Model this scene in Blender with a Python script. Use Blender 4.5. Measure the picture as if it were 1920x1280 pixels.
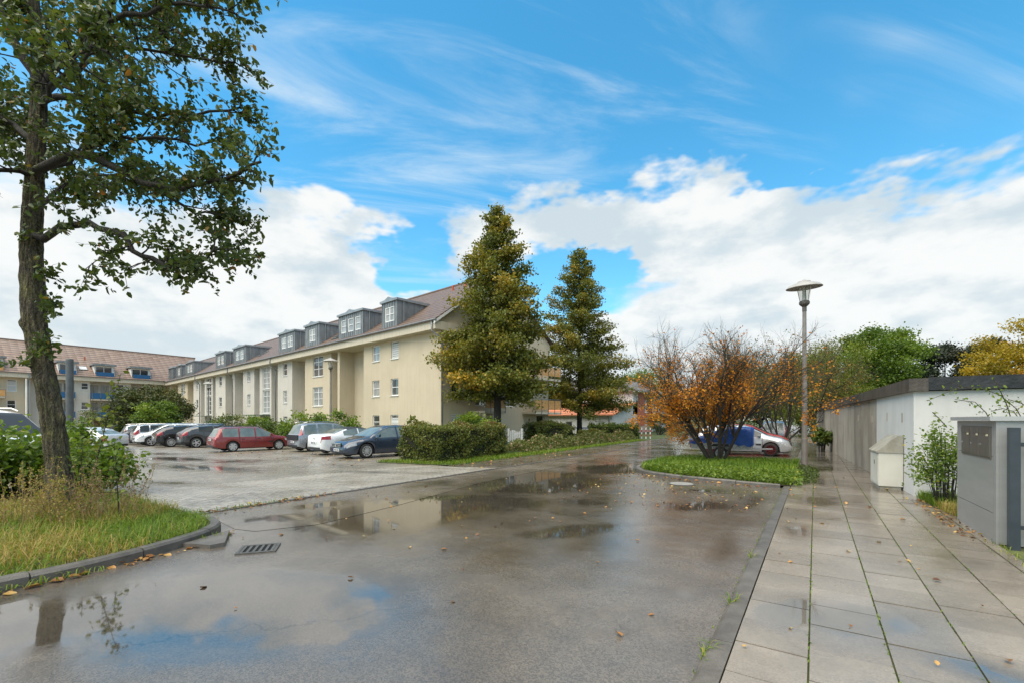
import bpy, bmesh, math, random
import numpy as np
from mathutils import Vector, Matrix, noise as mnoise
random.seed(7); rng = np.random.default_rng(7)
R = math.radians
S = bpy.context.scene
for o in list(bpy.data.objects): bpy.data.objects.remove(o)
COL = S.collection

# ---------------------------------------------------------------- camera
# world: +Y runs away from the camera along the street, +X to the right, road surface z = 0
YAW = math.atan(568 / 853.0)
cd = bpy.data.cameras.new('camera'); cam = bpy.data.objects.new('camera', cd); COL.objects.link(cam)
cd.sensor_width = 36; cd.lens = 16.0; cd.shift_y = 146 / 1920.0
cd.clip_start = 0.05; cd.clip_end = 3000
cam.location = (0, 0, 1.7); cam.rotation_euler = (R(90), 0, YAW)
S.camera = cam

# ---------------------------------------------------------------- sky, sun, exposure
SUN_AZ, SUN_EL = R(192), R(64)          # compass-like angle from +Y towards +X
W = bpy.data.worlds.new('World'); S.world = W; W.use_nodes = True
S.view_settings.view_transform = 'Standard'; S.view_settings.look = 'None'
S.view_settings.gamma = 1.0; S.view_settings.exposure = 0.84
S.view_settings.use_curve_mapping = False

class NT:
    """small node-tree helper"""
    def __init__(s, nt):
        s.nt = nt
        for n in list(nt.nodes): nt.nodes.remove(n)
    def n(s, t, **kw):
        nd = s.nt.nodes.new(t)
        for k, v in kw.items(): setattr(nd, k, v)
        return nd
    def l(s, a, b): s.nt.links.new(a, b)
    def setin(s, sock, v):
        if hasattr(v, 'links') or isinstance(v, bpy.types.NodeSocket): s.l(v, sock)
        elif isinstance(v, (tuple, list)) and sock.type == 'RGBA' and len(v) == 3: sock.default_value = (*v, 1)
        else: sock.default_value = v
    def m(s, op, a, b=0.0, c=None, clamp=False):
        nd = s.n('ShaderNodeMath', operation=op, use_clamp=clamp)
        s.setin(nd.inputs[0], a); s.setin(nd.inputs[1], b)
        if c is not None: s.setin(nd.inputs[2], c)
        return nd.outputs[0]
    def vm(s, op, a, b=None):
        nd = s.n('ShaderNodeVectorMath', operation=op)
        s.setin(nd.inputs[0], a)
        if b is not None: s.setin(nd.inputs[1], b)
        return nd.outputs['Value'] if op in ('DOT_PRODUCT', 'LENGTH') else nd.outputs[0]
    def noise(s, vec, scale, detail=4, rough=0.55, dist=0.0, out='Fac'):
        nd = s.n('ShaderNodeTexNoise')
        if vec is not None: s.l(vec, nd.inputs['Vector'])
        nd.inputs['Scale'].default_value = scale; nd.inputs['Detail'].default_value = detail
        nd.inputs['Roughness'].default_value = rough; nd.inputs['Distortion'].default_value = dist
        return nd.outputs[out]
    def ss(s, v, a, b, lo=0.0, hi=1.0):
        nd = s.n('ShaderNodeMapRange', interpolation_type='SMOOTHSTEP')
        s.setin(nd.inputs[0], v)
        for i, x in enumerate((a, b, lo, hi)): s.setin(nd.inputs[i + 1], x)
        return nd.outputs[0]
    def mix(s, f, a, b, t='RGBA', blend='MIX'):
        nd = s.n('ShaderNodeMix', data_type=t)
        if t == 'RGBA': nd.blend_type = blend; i = (0, 6, 7); o = 2
        else: i = (0, 2, 3); o = 0
        s.setin(nd.inputs[i[0]], f); s.setin(nd.inputs[i[1]], a); s.setin(nd.inputs[i[2]], b)
        return nd.outputs[o]
    def comb(s, x, y, z):
        nd = s.n('ShaderNodeCombineXYZ')
        for i, v in enumerate((x, y, z)): s.setin(nd.inputs[i], v)
        return nd.outputs[0]
    def sep(s, v):
        nd = s.n('ShaderNodeSeparateXYZ'); s.l(v, nd.inputs[0]); return nd.outputs
    def gauss(s, u, v, cu, cv, ru, rv, amp):
        a = s.m('POWER', s.m('DIVIDE', s.m('SUBTRACT', u, cu), ru), 2)
        b = s.m('POWER', s.m('DIVIDE', s.m('SUBTRACT', v, cv), rv), 2)
        return s.m('MULTIPLY', s.m('EXPONENT', s.m('MULTIPLY', s.m('ADD', a, b), -1)), amp)

def build_world():
    t = NT(W.node_tree)
    sky = t.n('ShaderNodeTexSky', sky_type='NISHITA'); sky.sun_disc = False
    sky.sun_elevation = SUN_EL; sky.sun_rotation = SUN_AZ
    sky.air_density = 1.0; sky.dust_density = 0.3; sky.ozone_density = 2.0
    d = t.n('ShaderNodeTexCoord').outputs['Generated']
    x, y, z = t.sep(d)
    deg = 180 / math.pi
    c, sn = math.cos(YAW), math.sin(YAW)
    fwd = t.m('ADD', t.m('MULTIPLY', x, -sn), t.m('MULTIPLY', y, c))
    rgt = t.m('ADD', t.m('MULTIPLY', x, c), t.m('MULTIPLY', y, sn))
    u = t.m('MULTIPLY', t.m('ARCTAN2', rgt, fwd), deg)       # azimuth, degrees
    v = t.m('MULTIPLY', t.m('ARCSINE', z), deg)              # elevation, degrees
    # cumulus and stratus: fractal noise on the sky dome plus where the cloud banks lie
    sv = t.comb(x, y, t.m('MULTIPLY', z, 2.1))
    n1 = t.noise(sv, 3.4, 7, 0.56, 0.15)
    n2 = t.noise(t.vm('ADD', sv, (3.1, 1.7, -0.035)), 9.0, 5, 0.6)
    warp = t.m('MULTIPLY', t.m('SUBTRACT', t.noise(sv, 5.0, 4, 0.6), 0.5), 16)
    vw = t.m('ADD', v, warp)
    uw = t.m('ADD', u, t.m('MULTIPLY', warp, 1.6))
    banks = [(-22, 26.5, 12, 4, -.30), (-20, 15.0, 10, 6.5, .46), (-42, 13, 16, 8, .36), (6, 23.5, 15, 4.2, .34), (25, 20, 13, 4.6, .42),
             (44, 14.5, 15, 6.5, .42), (34, 25.5, 5, 1.5, .22), (-22, 8, 30, 5, .22), (30, 9, 26, 5, .26), (-4, 8.5, 16, 3.5, .26),
             (6, 16.0, 12, 3.2, -.42), (-9, 21.5, 5, 4, -.34), (2, 42, 62, 12, -.46), (-34, 33, 18, 8, -.34), (10, 32, 34, 4, -.24), (46, 31, 15, 8, -.55)]
    b = None
    for g in banks:
        q = t.gauss(uw, vw, *g); b = q if b is None else t.m('ADD', b, q)
    dens = t.m('ADD', t.m('ADD', t.m('MULTIPLY', n1, 0.95), t.m('MULTIPLY', n2, 0.28)), t.m('ADD', b, 0.10))
    cl = t.ss(dens, 0.60, 0.84)
    # thin streaks of high cirrus
    k = t.m('ADD', z, 0.25)
    px, py = t.m('DIVIDE', rgt, k), t.m('DIVIDE', fwd, k)
    cv = t.comb(t.m('MULTIPLY', t.m('ADD', px, t.m('MULTIPLY', py, .55)), 0.9), t.m('MULTIPLY', t.m('SUBTRACT', py, t.m('MULTIPLY', px, .25)), 4.2), 0.3)
    ci = t.noise(cv, 1.1, 7, 0.62, 0.7)
    cim = t.noise(t.comb(px, py, 4.0), 1.3, 3, 0.5)
    cirrus = t.m('MULTIPLY', t.m('MULTIPLY', t.ss(ci, 0.47, 0.80), t.ss(cim, 0.38, 0.62)), 0.75)
    # cloud shade: grey where the bank is thick and low, white on lit tops
    lit = t.noise(t.vm('ADD', sv, (0.0, 0.0, 0.06)), 4.2, 5, 0.55)
    lit2 = t.noise(sv, 11, 4, 0.6)
    sh = t.ss(t.m('ADD', t.m('MULTIPLY', lit, 0.75), t.m('MULTIPLY', lit2, 0.35)), 0.43, 0.63)
    K = lambda *c: tuple(q / 0.15 for q in c)          # radiances, given for the background strength below
    ccol = t.mix(sh, K(0.365, 0.42, 0.45), K(0.545, 0.55, 0.54))
    hz = t.ss(v, 0, 13, 1, 0)
    ccol = t.mix(t.m('MULTIPLY', hz, .5), ccol, K(0.45, 0.48, 0.485))
    hs = t.n('ShaderNodeHueSaturation'); hs.inputs['Hue'].default_value = 0.478
    hs.inputs['Saturation'].default_value = 1.32; hs.inputs['Value'].default_value = 0.97
    t.l(sky.outputs[0], hs.inputs['Color'])
    col = t.mix(cirrus, hs.outputs[0], K(0.46, 0.52, 0.55))
    col = t.mix(t.m('MULTIPLY', cl, 0.97), col, ccol)
    bg = t.n('ShaderNodeBackground'); bg.inputs['Strength'].default_value = 0.15
    t.l(col, bg.inputs[0])
    out = t.n('ShaderNodeOutputWorld'); t.l(bg.outputs[0], out.inputs[0])
build_world()
W.cycles.sampling_method = 'MANUAL'; W.cycles.sample_map_resolution = 512

sd = bpy.data.lights.new('sun', 'SUN'); sd.energy = 3.3; sd.angle = R(80); sd.color = (1.0, 0.895, 0.725)
sun = bpy.data.objects.new('sun', sd); COL.objects.link(sun)
sdir = Vector((math.sin(SUN_AZ) * math.cos(SUN_EL), math.cos(SUN_AZ) * math.cos(SUN_EL), math.sin(SUN_EL)))
sun.rotation_euler = sdir.to_track_quat('Z', 'Y').to_euler(); sun.location = (0, -10, 30)

# ---------------------------------------------------------------- materials
MATS = {}
def pm(name, c1, c2=None, scale=3.0, rough=0.6, bump=0.0, bscale=40.0, metal=0.0, spec=0.5, detail=5, stretch=None,
       rand=0.0, coat=0.0, streak=None, rough2=None, sscale=(6, 6, 0.35)):
    """Principled material: two colours mixed by noise, fine bump, per-object brightness jitter, vertical streaks"""
    if name in MATS: return MATS[name]
    m = bpy.data.materials.new(name); m.use_nodes = True; MATS[name] = m
    t = NT(m.node_tree)
    tc = t.n('ShaderNodeTexCoord').outputs['Object']
    if stretch:
        mp = t.n('ShaderNodeMapping'); mp.inputs['Scale'].default_value = stretch; t.l(tc, mp.inputs[0]); vec = mp.outputs[0]
    else: vec = tc
    p = t.n('ShaderNodeBsdfPrincipled')
    col = c1
    if c2 is not None:
        f = t.ss(t.noise(vec, scale, detail, 0.6), 0.3, 0.7)
        col = t.mix(f, c1, c2)
    if streak is not None:
        mp = t.n('ShaderNodeMapping'); mp.inputs['Scale'].default_value = sscale; t.l(tc, mp.inputs[0])
        col = t.mix(t.m('MULTIPLY', t.ss(t.noise(mp.outputs[0], 1.0, 4, 0.6), 0.42, 0.70), streak[1]), col, streak[0])
    if rand:
        oi = t.n('ShaderNodeObjectInfo').outputs['Random']
        k = t.m('ADD', t.m('MULTIPLY', oi, 2 * rand), 1 - rand)
        col = t.mix(1.0, col, t.comb(k, k, k), blend='MULTIPLY')
    t.setin(p.inputs['Base Color'], col)
    if rough2 is not None:
        t.setin(p.inputs['Roughness'], t.ss(t.noise(tc, scale * 0.7, 4), 0.35, 0.65, rough, rough2))
    else: p.inputs['Roughness'].default_value = rough
    p.inputs['Metallic'].default_value = metal; p.inputs['Specular IOR Level'].default_value = spec
    p.inputs['Coat Weight'].default_value = coat; p.inputs['Coat Roughness'].default_value = 0.04
    if bump:
        bn = t.n('ShaderNodeBump'); bn.inputs['Strength'].default_value = bump; bn.inputs['Distance'].default_value = 0.02
        t.l(t.noise(tc, bscale, 4), bn.inputs['Height']); t.l(bn.outputs[0], p.inputs['Normal'])
    o = t.n('ShaderNodeOutputMaterial'); t.l(p.outputs[0], o.inputs[0])
    return m

def leaf_mat(name, ramp, trans=0.35, rough=0.5, tn=0.35):
    """leaf colour from the per-leaf attribute 'tint' (0..1) through a ramp; light passes through the blade"""
    if name in MATS: return MATS[name]
    m = bpy.data.materials.new(name); m.use_nodes = True; MATS[name] = m
    t = NT(m.node_tree)
    a = t.n('ShaderNodeAttribute'); a.attribute_name = 'tint'
    r = t.n('ShaderNodeValToRGB'); r.color_ramp.interpolation = 'LINEAR'
    els = r.color_ramp.elements
    while len(els) < len(ramp): els.new(0.5)
    for e_, (pos, c) in zip(els, ramp): e_.position = pos; e_.color = (*c, 1)
    t.l(a.outputs['Fac'], r.inputs[0])
    p = t.n('ShaderNodeBsdfPrincipled'); t.l(r.outputs[0], p.inputs['Base Color'])
    p.inputs['Roughness'].default_value = rough; p.inputs['Specular IOR Level'].default_value = 0.35
    tr = t.n('ShaderNodeBsdfTranslucent')
    t.l(t.mix(1.0, r.outputs[0], (1.15, 1.2, 0.6), blend='MULTIPLY'), tr.inputs[0])
    ms = t.n('ShaderNodeMixShader'); ms.inputs[0].default_value = trans
    t.l(p.outputs[0], ms.inputs[1]); t.l(tr.outputs[0], ms.inputs[2])
    o = t.n('ShaderNodeOutputMaterial'); t.l(ms.outputs[0], o.inputs[0])
    return m

# ---------------------------------------------------------------- mesh helpers
class MB:
    """collects faces; build() links them as one mesh object"""
    def __init__(s): s.v = []; s.f = []
    def add(s, vs, fs, M=None):
        b = len(s.v)
        if M is not None: vs = [tuple(M @ Vector(q)) for q in vs]
        s.v += [tuple(q) for q in vs]; s.f += [tuple(i + b for i in q) for q in fs]
        return s
    def box(s, x0, x1, y0, y1, z0, z1, M=None):
        return s.add([(x0,y0,z0),(x1,y0,z0),(x1,y1,z0),(x0,y1,z0),(x0,y0,z1),(x1,y0,z1),(x1,y1,z1),(x0,y1,z1)],
                     [(0,3,2,1),(4,5,6,7),(0,1,5,4),(1,2,6,5),(2,3,7,6),(3,0,4,7)], M)
    def prism(s, poly, z0, z1, M=None):
        n = len(poly)
        return s.add([(x, y, z0) for x, y in poly] + [(x, y, z1) for x, y in poly],
                     [tuple(range(n))[::-1], tuple(range(n, 2 * n))] + [(i, (i+1) % n, n + (i+1) % n, n + i) for i in range(n)], M)
    def tube(s, pts, rad, n=8, M=None, cap=True):
        vs, fs = [], []
        pts = [Vector(p) for p in pts]
        if not hasattr(rad, '__len__'): rad = [rad] * len(pts)
        up = Vector((0.31, 0.17, 0.93))
        for i, p in enumerate(pts):
            d = (pts[min(i+1, len(pts)-1)] - pts[max(i-1, 0)]).normalized()
            a = d.cross(up)
            if a.length < 1e-3: a = d.cross(Vector((1, 0, 0)))
            a.normalize(); b = d.cross(a)
            for k in range(n):
                w = 2 * math.pi * k / n
                vs.append(p + (a * math.cos(w) + b * math.sin(w)) * rad[i])
        for i in range(len(pts) - 1):
            for k in range(n):
                fs.append((i*n+k, i*n+(k+1) % n, (i+1)*n+(k+1) % n, (i+1)*n+k))
        if cap: fs += [tuple(range(n))[::-1], tuple((len(pts)-1)*n + k for k in range(n))]
        return s.add(vs, fs, M)
    def lathe(s, prof, n=16, M=None, cap=True):
        vs = [(r*math.cos(2*math.pi*k/n), r*math.sin(2*math.pi*k/n), z) for r, z in prof for k in range(n)]
        fs = [(i*n+k, i*n+(k+1) % n, (i+1)*n+(k+1) % n, (i+1)*n+k) for i in range(len(prof)-1) for k in range(n)]
        if cap: fs += [tuple(range(n))[::-1], tuple((len(prof)-1)*n + k for k in range(n))]
        return s.add(vs, fs, M)
    def mesh(s, name):
        me = bpy.data.meshes.new(name); me.from_pydata(s.v, [], s.f); me.update(); return me
    def build(s, name, mat, parent=None, smooth=False):
        return link(name, s.mesh(name), mat, parent, smooth)

def link(name, me, mat=None, parent=None, smooth=False):
    o = bpy.data.objects.new(name, me); COL.objects.link(o)
    if mat is not None and not me.materials: me.materials.append(mat)
    if parent is not None: o.parent = parent
    if smooth: me.polygons.foreach_set('use_smooth', [True] * len(me.polygons))
    return o
def tag(o, label, cat, group=None):
    o['label'] = label; o['category'] = cat
    if group: o['group'] = group
    return o
def empty(name, loc, rz=0.0, label=None, cat=None, group=None):
    o = bpy.data.objects.new(name, None); COL.objects.link(o); o.empty_display_size = 0.2
    o.location = loc; o.rotation_euler = (0, 0, rz)
    if label: tag(o, label, cat, group)
    return o
def kind(o, k, label=None):
    o['kind'] = k
    if label: o['label'] = label
    return o
def copy_tree(o, parent=None):
    c = o.copy(); COL.objects.link(c); c.parent = parent
    for ch in [q for q in CHILDREN(o)]: copy_tree(ch, c)
    return c
def CHILDREN(o): return [q for q in COL.objects if q.parent == o]
def np_mesh(name, verts, faces_flat, sizes, tint=None):
    """mesh from numpy: verts (n,3), flat loop indices, polygon sizes, optional per-vertex tint"""
    me = bpy.data.meshes.new(name)
    me.vertices.add(len(verts)); me.vertices.foreach_set('co', np.asarray(verts, np.float32).ravel())
    me.loops.add(len(faces_flat)); me.loops.foreach_set('vertex_index', np.asarray(faces_flat, np.int32))
    me.polygons.add(len(sizes)); st = np.concatenate([[0], np.cumsum(sizes)[:-1]])
    me.polygons.foreach_set('loop_start', st.astype(np.int32))
    if tint is not None:
        at = me.attributes.new('tint', 'FLOAT', 'POINT'); at.data.foreach_set('value', np.asarray(tint, np.float32))
    me.update(calc_edges=True); return me
# ================================================================ ground, road, car park, pavement
def masks(t, pos, ells, nscale=0.42, wob=0.40):
    """where water stands: soft ellipses in ground metres, edges broken by noise"""
    x, y, z = t.sep(pos)
    n = t.m('SUBTRACT', t.noise(pos, nscale, 6, 0.6), 0.5)
    nf = t.m('SUBTRACT', t.noise(pos, 3.2, 5, 0.65), 0.5)
    acc = None
    for (cx, cy, rx, ry, ang, amp) in ells:
        ca, sa = math.cos(R(ang)), math.sin(R(ang))
        dx, dy = t.m('SUBTRACT', x, cx), t.m('SUBTRACT', y, cy)
        a = t.m('ADD', t.m('MULTIPLY', dx, ca), t.m('MULTIPLY', dy, sa))
        b = t.m('SUBTRACT', t.m('MULTIPLY', dy, ca), t.m('MULTIPLY', dx, sa))
        g = t.gauss(a, b, 0, 0, rx, ry, amp)
        acc = g if acc is None else t.m('MAXIMUM', acc, g)
    v = t.m('ADD', acc, t.m('ADD', t.m('MULTIPLY', n, wob * 3.0), t.m('MULTIPLY', nf, wob * 0.9)))
    return v, n

def wet_mat(name, ca, cb, ells, base_rough=(0.26, 0.42), bump=0.5, bscale=150, base_wet=0.0, joints=None, pud_dark=0.45, aggregate=True, thr=(0.52, 0.74), agg=.26, gloss=.20, cracks=False):
    m = bpy.data.materials.new(name); m.use_nodes = True; MATS[name] = m
    t = NT(m.node_tree)
    pos = t.n('ShaderNodeNewGeometry').outputs['Position']
    v, n = masks(t, pos, ells)
    v = t.m('ADD', v, base_wet)
    pud = t.ss(v, *thr)
    damp = t.ss(v, -0.12, 0.60)
    big = t.ss(t.noise(pos, 0.9, 5, 0.6), 0.3, 0.7)
    col = t.mix(big, ca, cb)
    if aggregate:
        vo = t.n('ShaderNodeTexVoronoi'); vo.inputs['Scale'].default_value = 95; t.l(pos, vo.inputs['Vector'])
        g = t.ss(t.sep(vo.outputs['Color'])[0], 0.0, 1.0, 1 - agg, 1 + agg*1.1)
        col = t.mix(1.0, col, t.comb(g, g, g), blend='MULTIPLY')
    if cracks:
        wv = t.vm('ADD', pos, t.vm('MULTIPLY', t.noise(pos, 1.6, 5, .6, out='Color'), (.9, .9, .0)))
        vc = t.n('ShaderNodeTexVoronoi', feature='DISTANCE_TO_EDGE'); vc.inputs['Scale'].default_value = .33; t.l(wv, vc.inputs['Vector'])
        ck = t.m('MULTIPLY', t.ss(vc.outputs['Distance'], .0, .006, 1, 0), t.ss(t.noise(pos, .35, 2), .46, .58))
        col = t.mix(t.m('MULTIPLY', ck, .75), col, (.018, .016, .013))
        st_ = t.ss(t.noise(pos, 2.3, 6, .7), .55, .75)
        col = t.mix(t.m('MULTIPLY', st_, .35), col, (.06, .05, .038))
    hjoint = None
    if joints:
        br = t.n('ShaderNodeTexBrick'); br.offset = 0.5
        mp = t.n('ShaderNodeMapping'); mp.inputs['Rotation'].default_value = (0, 0, R(joints[2])); t.l(pos, mp.inputs[0]); t.l(mp.outputs[0], br.inputs['Vector'])
        br.inputs['Scale'].default_value = 1.0; br.inputs['Brick Width'].default_value = joints[0]; br.inputs['Row Height'].default_value = joints[1]
        br.inputs['Mortar Size'].default_value = 0.007; br.inputs['Color1'].default_value = (1, 1, 1, 1); br.inputs['Color2'].default_value = (.72, .72, .72, 1); br.inputs['Mortar'].default_value = (.42, .42, .36, 1)
        col = t.mix(0.85, col, br.outputs['Color'], blend='MULTIPLY'); hjoint = br.outputs['Fac']
    k = t.m('SUBTRACT', 1.0, t.m('ADD', t.m('MULTIPLY', damp, 0.40), t.m('MULTIPLY', pud, pud_dark*.5)))
    col = t.mix(1.0, col, t.comb(k, k, k), blend='MULTIPLY')
    p = t.n('ShaderNodeBsdfPrincipled'); t.l(col, p.inputs['Base Color'])
    t.setin(p.inputs['IOR'], t.mix(pud, t.mix(damp, 1.5, 1.9, t='FLOAT'), 2.5, t='FLOAT'))
    r0 = t.ss(t.noise(pos, 1.7, 4), 0.35, 0.65, base_rough[0], base_rough[1])
    r1 = t.m('SUBTRACT', r0, t.m('MULTIPLY', damp, gloss))
    rr = t.mix(pud, r1, 0.035, t='FLOAT')
    t.setin(p.inputs['Roughness'], rr)
    h = t.m('ADD', t.noise(pos, bscale, 3, 0.6), t.m('MULTIPLY', t.noise(pos, bscale * 0.3, 3), 0.6))
    if hjoint is not None: h = t.m('SUBTRACT', h, t.m('MULTIPLY', hjoint, 2.0))
    bn = t.n('ShaderNodeBump'); bn.inputs['Distance'].default_value = 0.006
    t.setin(bn.inputs['Strength'], t.m('MULTIPLY', t.m('MULTIPLY', t.m('SUBTRACT', 1.0, t.m('MULTIPLY', pud, 0.985)), t.m('SUBTRACT', 1.0, t.m('MULTIPLY', damp, 0.72))), bump))
    t.l(h, bn.inputs['Height']); t.l(bn.outputs[0], p.inputs['Normal'])
    o = t.n('ShaderNodeOutputMaterial'); t.l(p.outputs[0], o.inputs[0])
    return m

ROAD_PUD = [(-4.5, 2.1, 2.0, 1.1, 25, 1.0), (-5.7, .4, 1.3, 1.0, 0, .85), (-6.2, 6.4, 3.2, 1.9, 65, .86), (-6.2, 10.8, 2.2, 3.6, 0, .84), (-3.1, 6.3, .5, 1.5, -32, .66),
            (-5.7, 15.5, 2.0, 3.0, 0, .72), (-2.0, 9.5, .8, 1.6, -35, .6), (-7.7, 4.3, 1.2, .6, 40, .72), (-1.0, 6.6, .25, 1.9, 4, .45), (-1.1, 10.8, .35, 1.5, 0, .6),
            (-2.6, 11.5, 1.3, .5, 20, .6), (-5.5, 24, 2.6, 4, 0, .6), (-7, 36, 2.2, 9, 0, .55), (-1.1, 4.6, .3, .5, 0, .5), (-4.6, 9, 4.6, 6.5, 0, .42), (-5, 28, 7, 18, 0, .48)]
asphalt = wet_mat('wet_asphalt', (0.122, 0.100, 0.077), (0.176, 0.148, 0.117), ROAD_PUD, bump=0.40, bscale=120, base_wet=0.12, cracks=True)
LOT_PUD = [(-18.5, 7.6, 4.5, 1.0, 8, .66), (-24, 9.0, 6, 1.0, 5, .55), (-14, 5.2, 3.2, .45, 10, .5), (-35, 10.0, 9, .8, 0, .55), (-12.5, 9.5, 1.8, .4, 25, .5)]
lotmat = wet_mat('wet_pavers', (0.255, 0.222, 0.172), (0.345, 0.305, 0.243), LOT_PUD, base_rough=(0.30, 0.46), bump=0.35, bscale=60, base_wet=0.12,
                 joints=(0.2, 0.1, 0), pud_dark=0.5, aggregate=False)
pavemat = wet_mat('wet_concrete_pavers', (0.275, 0.245, 0.200), (0.385, 0.348, 0.292), LOT_PUD, base_rough=(0.30, 0.45), bump=0.3, bscale=80, base_wet=0.10, pud_dark=.4, aggregate=False)
SLAB_PUD = [(0.22, 4.75, .66, .45, 20, 1.0), (-.25, 4.5, .28, .35, 0, .85), (.95, 4.2, .35, .22, -20, .7), (-.2, 8.0, .35, .8, 0, .62), (.05, 11, .5, 1.2, 0, .62),
            (.3, 14.5, .8, 1.8, 0, .66), (.1, 19, .9, 2.2, 0, .66), (1.75, 4.6, .35, .6, 0, .6), (-.1, 26, 1.2, 5, 0, .66), (.4, 12, 1.4, 5.5, 0, .46), (.4, 28, 2, 14, 0, .5), (1.6, 7.4, .5, .9, 0, .5)]
slabmat = wet_mat('wet_concrete_slab', (0.225, 0.187, 0.143), (0.315, 0.268, 0.212), SLAB_PUD, cracks=False, base_rough=(0.28, 0.42), bump=0.3, bscale=160, base_wet=0.12, pud_dark=.45, agg=.10)
# a little difference from slab to slab
def jitter(m, amt):
    t = m.node_tree; p = next(n for n in t.nodes if n.type == 'BSDF_PRINCIPLED')
    src = p.inputs['Base Color'].links[0].from_socket
    oi = t.nodes.new('ShaderNodeObjectInfo'); mr = t.nodes.new('ShaderNodeMapRange')
    mr.inputs[3].default_value = 1 - amt; mr.inputs[4].default_value = 1 + amt
    t.links.new(oi.outputs['Random'], mr.inputs[0])
    mx = t.nodes.new('ShaderNodeMix'); mx.data_type = 'RGBA'; mx.blend_type = 'MULTIPLY'; mx.inputs[0].default_value = 1
    cb = t.nodes.new('ShaderNodeCombineXYZ')
    for i in range(3): t.links.new(mr.outputs[0], cb.inputs[i])
    t.links.new(src, mx.inputs[6]); t.links.new(cb.outputs[0], mx.inputs[7]); t.links.new(mx.outputs[2], p.inputs['Base Color'])
jitter(slabmat, .14); jitter(pavemat, .22)
kerbmat = pm('wet_kerb_stone', (0.095, 0.083, 0.070), (0.15, 0.134, 0.114), 5, 0.38, 0.5, 110, rand=.12)
soil = pm('dark_soil', (0.045, 0.035, 0.024), (0.075, 0.062, 0.04), 4, 0.9, 0.8, 30)
turf = pm('turf_ground', (0.045, 0.075, 0.018), (0.085, 0.095, 0.03), 1.2, 0.95, 0.9, 18)
moss = pm('mossy_joint_sand', (0.045, 0.055, 0.018), (0.10, 0.115, 0.03), 4, 0.95, 0.5, 60)

def sheet(name, poly, z, mat, parent=None):
    return MB().add([(x, y, z) for x, y in poly], [tuple(range(len(poly)))]).build(name, mat, parent)

def lot_z(x): return -.010 * max(0, min(50, -14 - x))
gx = [-900, -64, -14, 900]
gm_ = MB()
for a, b in zip(gx, gx[1:]): gm_.add([(a, -300, lot_z(a)-.03), (b, -300, lot_z(b)-.03), (b, 1500, lot_z(b)-.03), (a, 1500, lot_z(a)-.03)], [(0, 1, 2, 3)])
kind(gm_.build('ground', turf), 'structure', 'green ground under everything')
g = kind(sheet('road', [(-9.15, -14), (-0.655, -14), (-0.655, 170), (-9.15, 170)], 0.0, asphalt), 'structure', 'wet asphalt street with puddles')
lm_ = MB(); lm_.add([(-14, -12, -.006), (-9.16, -12, -.006), (-9.16, 12.64, -.006), (-14, 12.64, -.006)], [(0, 1, 2, 3)])
lm_.add([(-64, -12, -.506), (-14, -12, -.006), (-14, 18.3, -.006), (-64, 24.3, -.506)], [(0, 1, 2, 3)]); lm_.add([(-98, -12, -.506), (-64, -12, -.506), (-64, 24.3, -.506), (-98, 28.2, -.506)], [(0, 1, 2, 3)])
kind(lm_.build('car_park', lotmat), 'structure', 'wet paved car park in front of the flats')

patch = wet_mat('lighter_asphalt', (0.165, 0.137, 0.107), (0.215, 0.182, 0.145), ROAD_PUD + [(-8.2, 5.4, .9, .5, 70, .8), (-8.4, 9, .6, 1.2, 0, .6)], bump=0.35, bscale=150, base_wet=0.08, cracks=False)
pp_ = [(-9.14, 3.62), (-8.3, 3.62), (-7.5, 3.5), (-7.1, 3.6), (-6.72, 4.36), (-6.78, 5.2), (-6.92, 6.4), (-7.2, 8.0), (-7.5, 9.7), (-7.62, 12.4), (-7.75, 15.1), (-8.0, 22), (-8.1, 40), (-9.14, 40)]
kind(sheet('asphalt_strip', pp_, .004, patch), 'structure', 'lighter strip of newer asphalt along the car park mouth')

# edge pavers of the car park, laid one by one along the street
lot_edge = empty('paved_strip', (0, 0, 0)); kind(lot_edge, 'structure', 'strip of light concrete pavers at the mouth of the car park')
pv = MB().box(-.0970, .0970, -.0470, .0470, -.05, 0.0); pvm = pv.mesh('paver'); pvm.materials.append(pavemat)
cells = []
for i in range(0, 22):
    for j in range(0, 96):
        x = -9.36 - i * 0.2 - (0.1 if j % 2 else 0); y = 3.55 + j * 0.1
        if x < -9.3 - (y - 2.0) * 3 or y > 13.0 - max(0, (-9.4 - x)) * 0.35: continue
        if x < -13.3 + 0.12 * (y - 4): continue
        cells.append((x, y))
cells.sort(key=lambda c: c[0]**2 + c[1]**2)
rest = MB()
for n_, (x, y) in enumerate(cells):
    z = 0.006 + random.uniform(-.0015, .0025)
    if n_ < 290:
        o = bpy.data.objects.new('paver', pvm); COL.objects.link(o); o.parent = lot_edge; o.location = (x, y, z)
        o.rotation_euler = (random.uniform(-.012, .012), random.uniform(-.008, .008), random.uniform(-.01, .01))
    else: rest.box(x-.097, x+.097, y-.047, y+.047, -.05, z)
o = rest.build('pavers', pavemat, lot_edge); o['kind'] = 'stuff'
sheet('paver_bed', [(-9.26, 3.52), (-9.26, 12.9), (-10.5, 12.55), (-12.35, 11.9), (-13.2, 4.5), (-13.2, 3.52)], -0.002, pm('paver_joint_sand', (.06, .056, .044), (.10, .092, .07), 6, .9), lot_edge)

# flush kerb between street and car park
kerb_line = empty('flush_kerb', (0, 0, 0)); kind(kerb_line, 'structure', 'flush kerb line between street and car park')
kb = MB().box(-.05, .05, -.495, .495, -.1, .022); kbm = kb.mesh('kerb_stone'); kbm.materials.append(kerbmat)
for i in range(60):
    o = bpy.data.objects.new('kerb_stone', kbm); COL.objects.link(o); o.parent = kerb_line
    o.location = (-9.20 + random.uniform(-.006, .006), 4.1 + i, random.uniform(-.004, .004))

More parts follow.
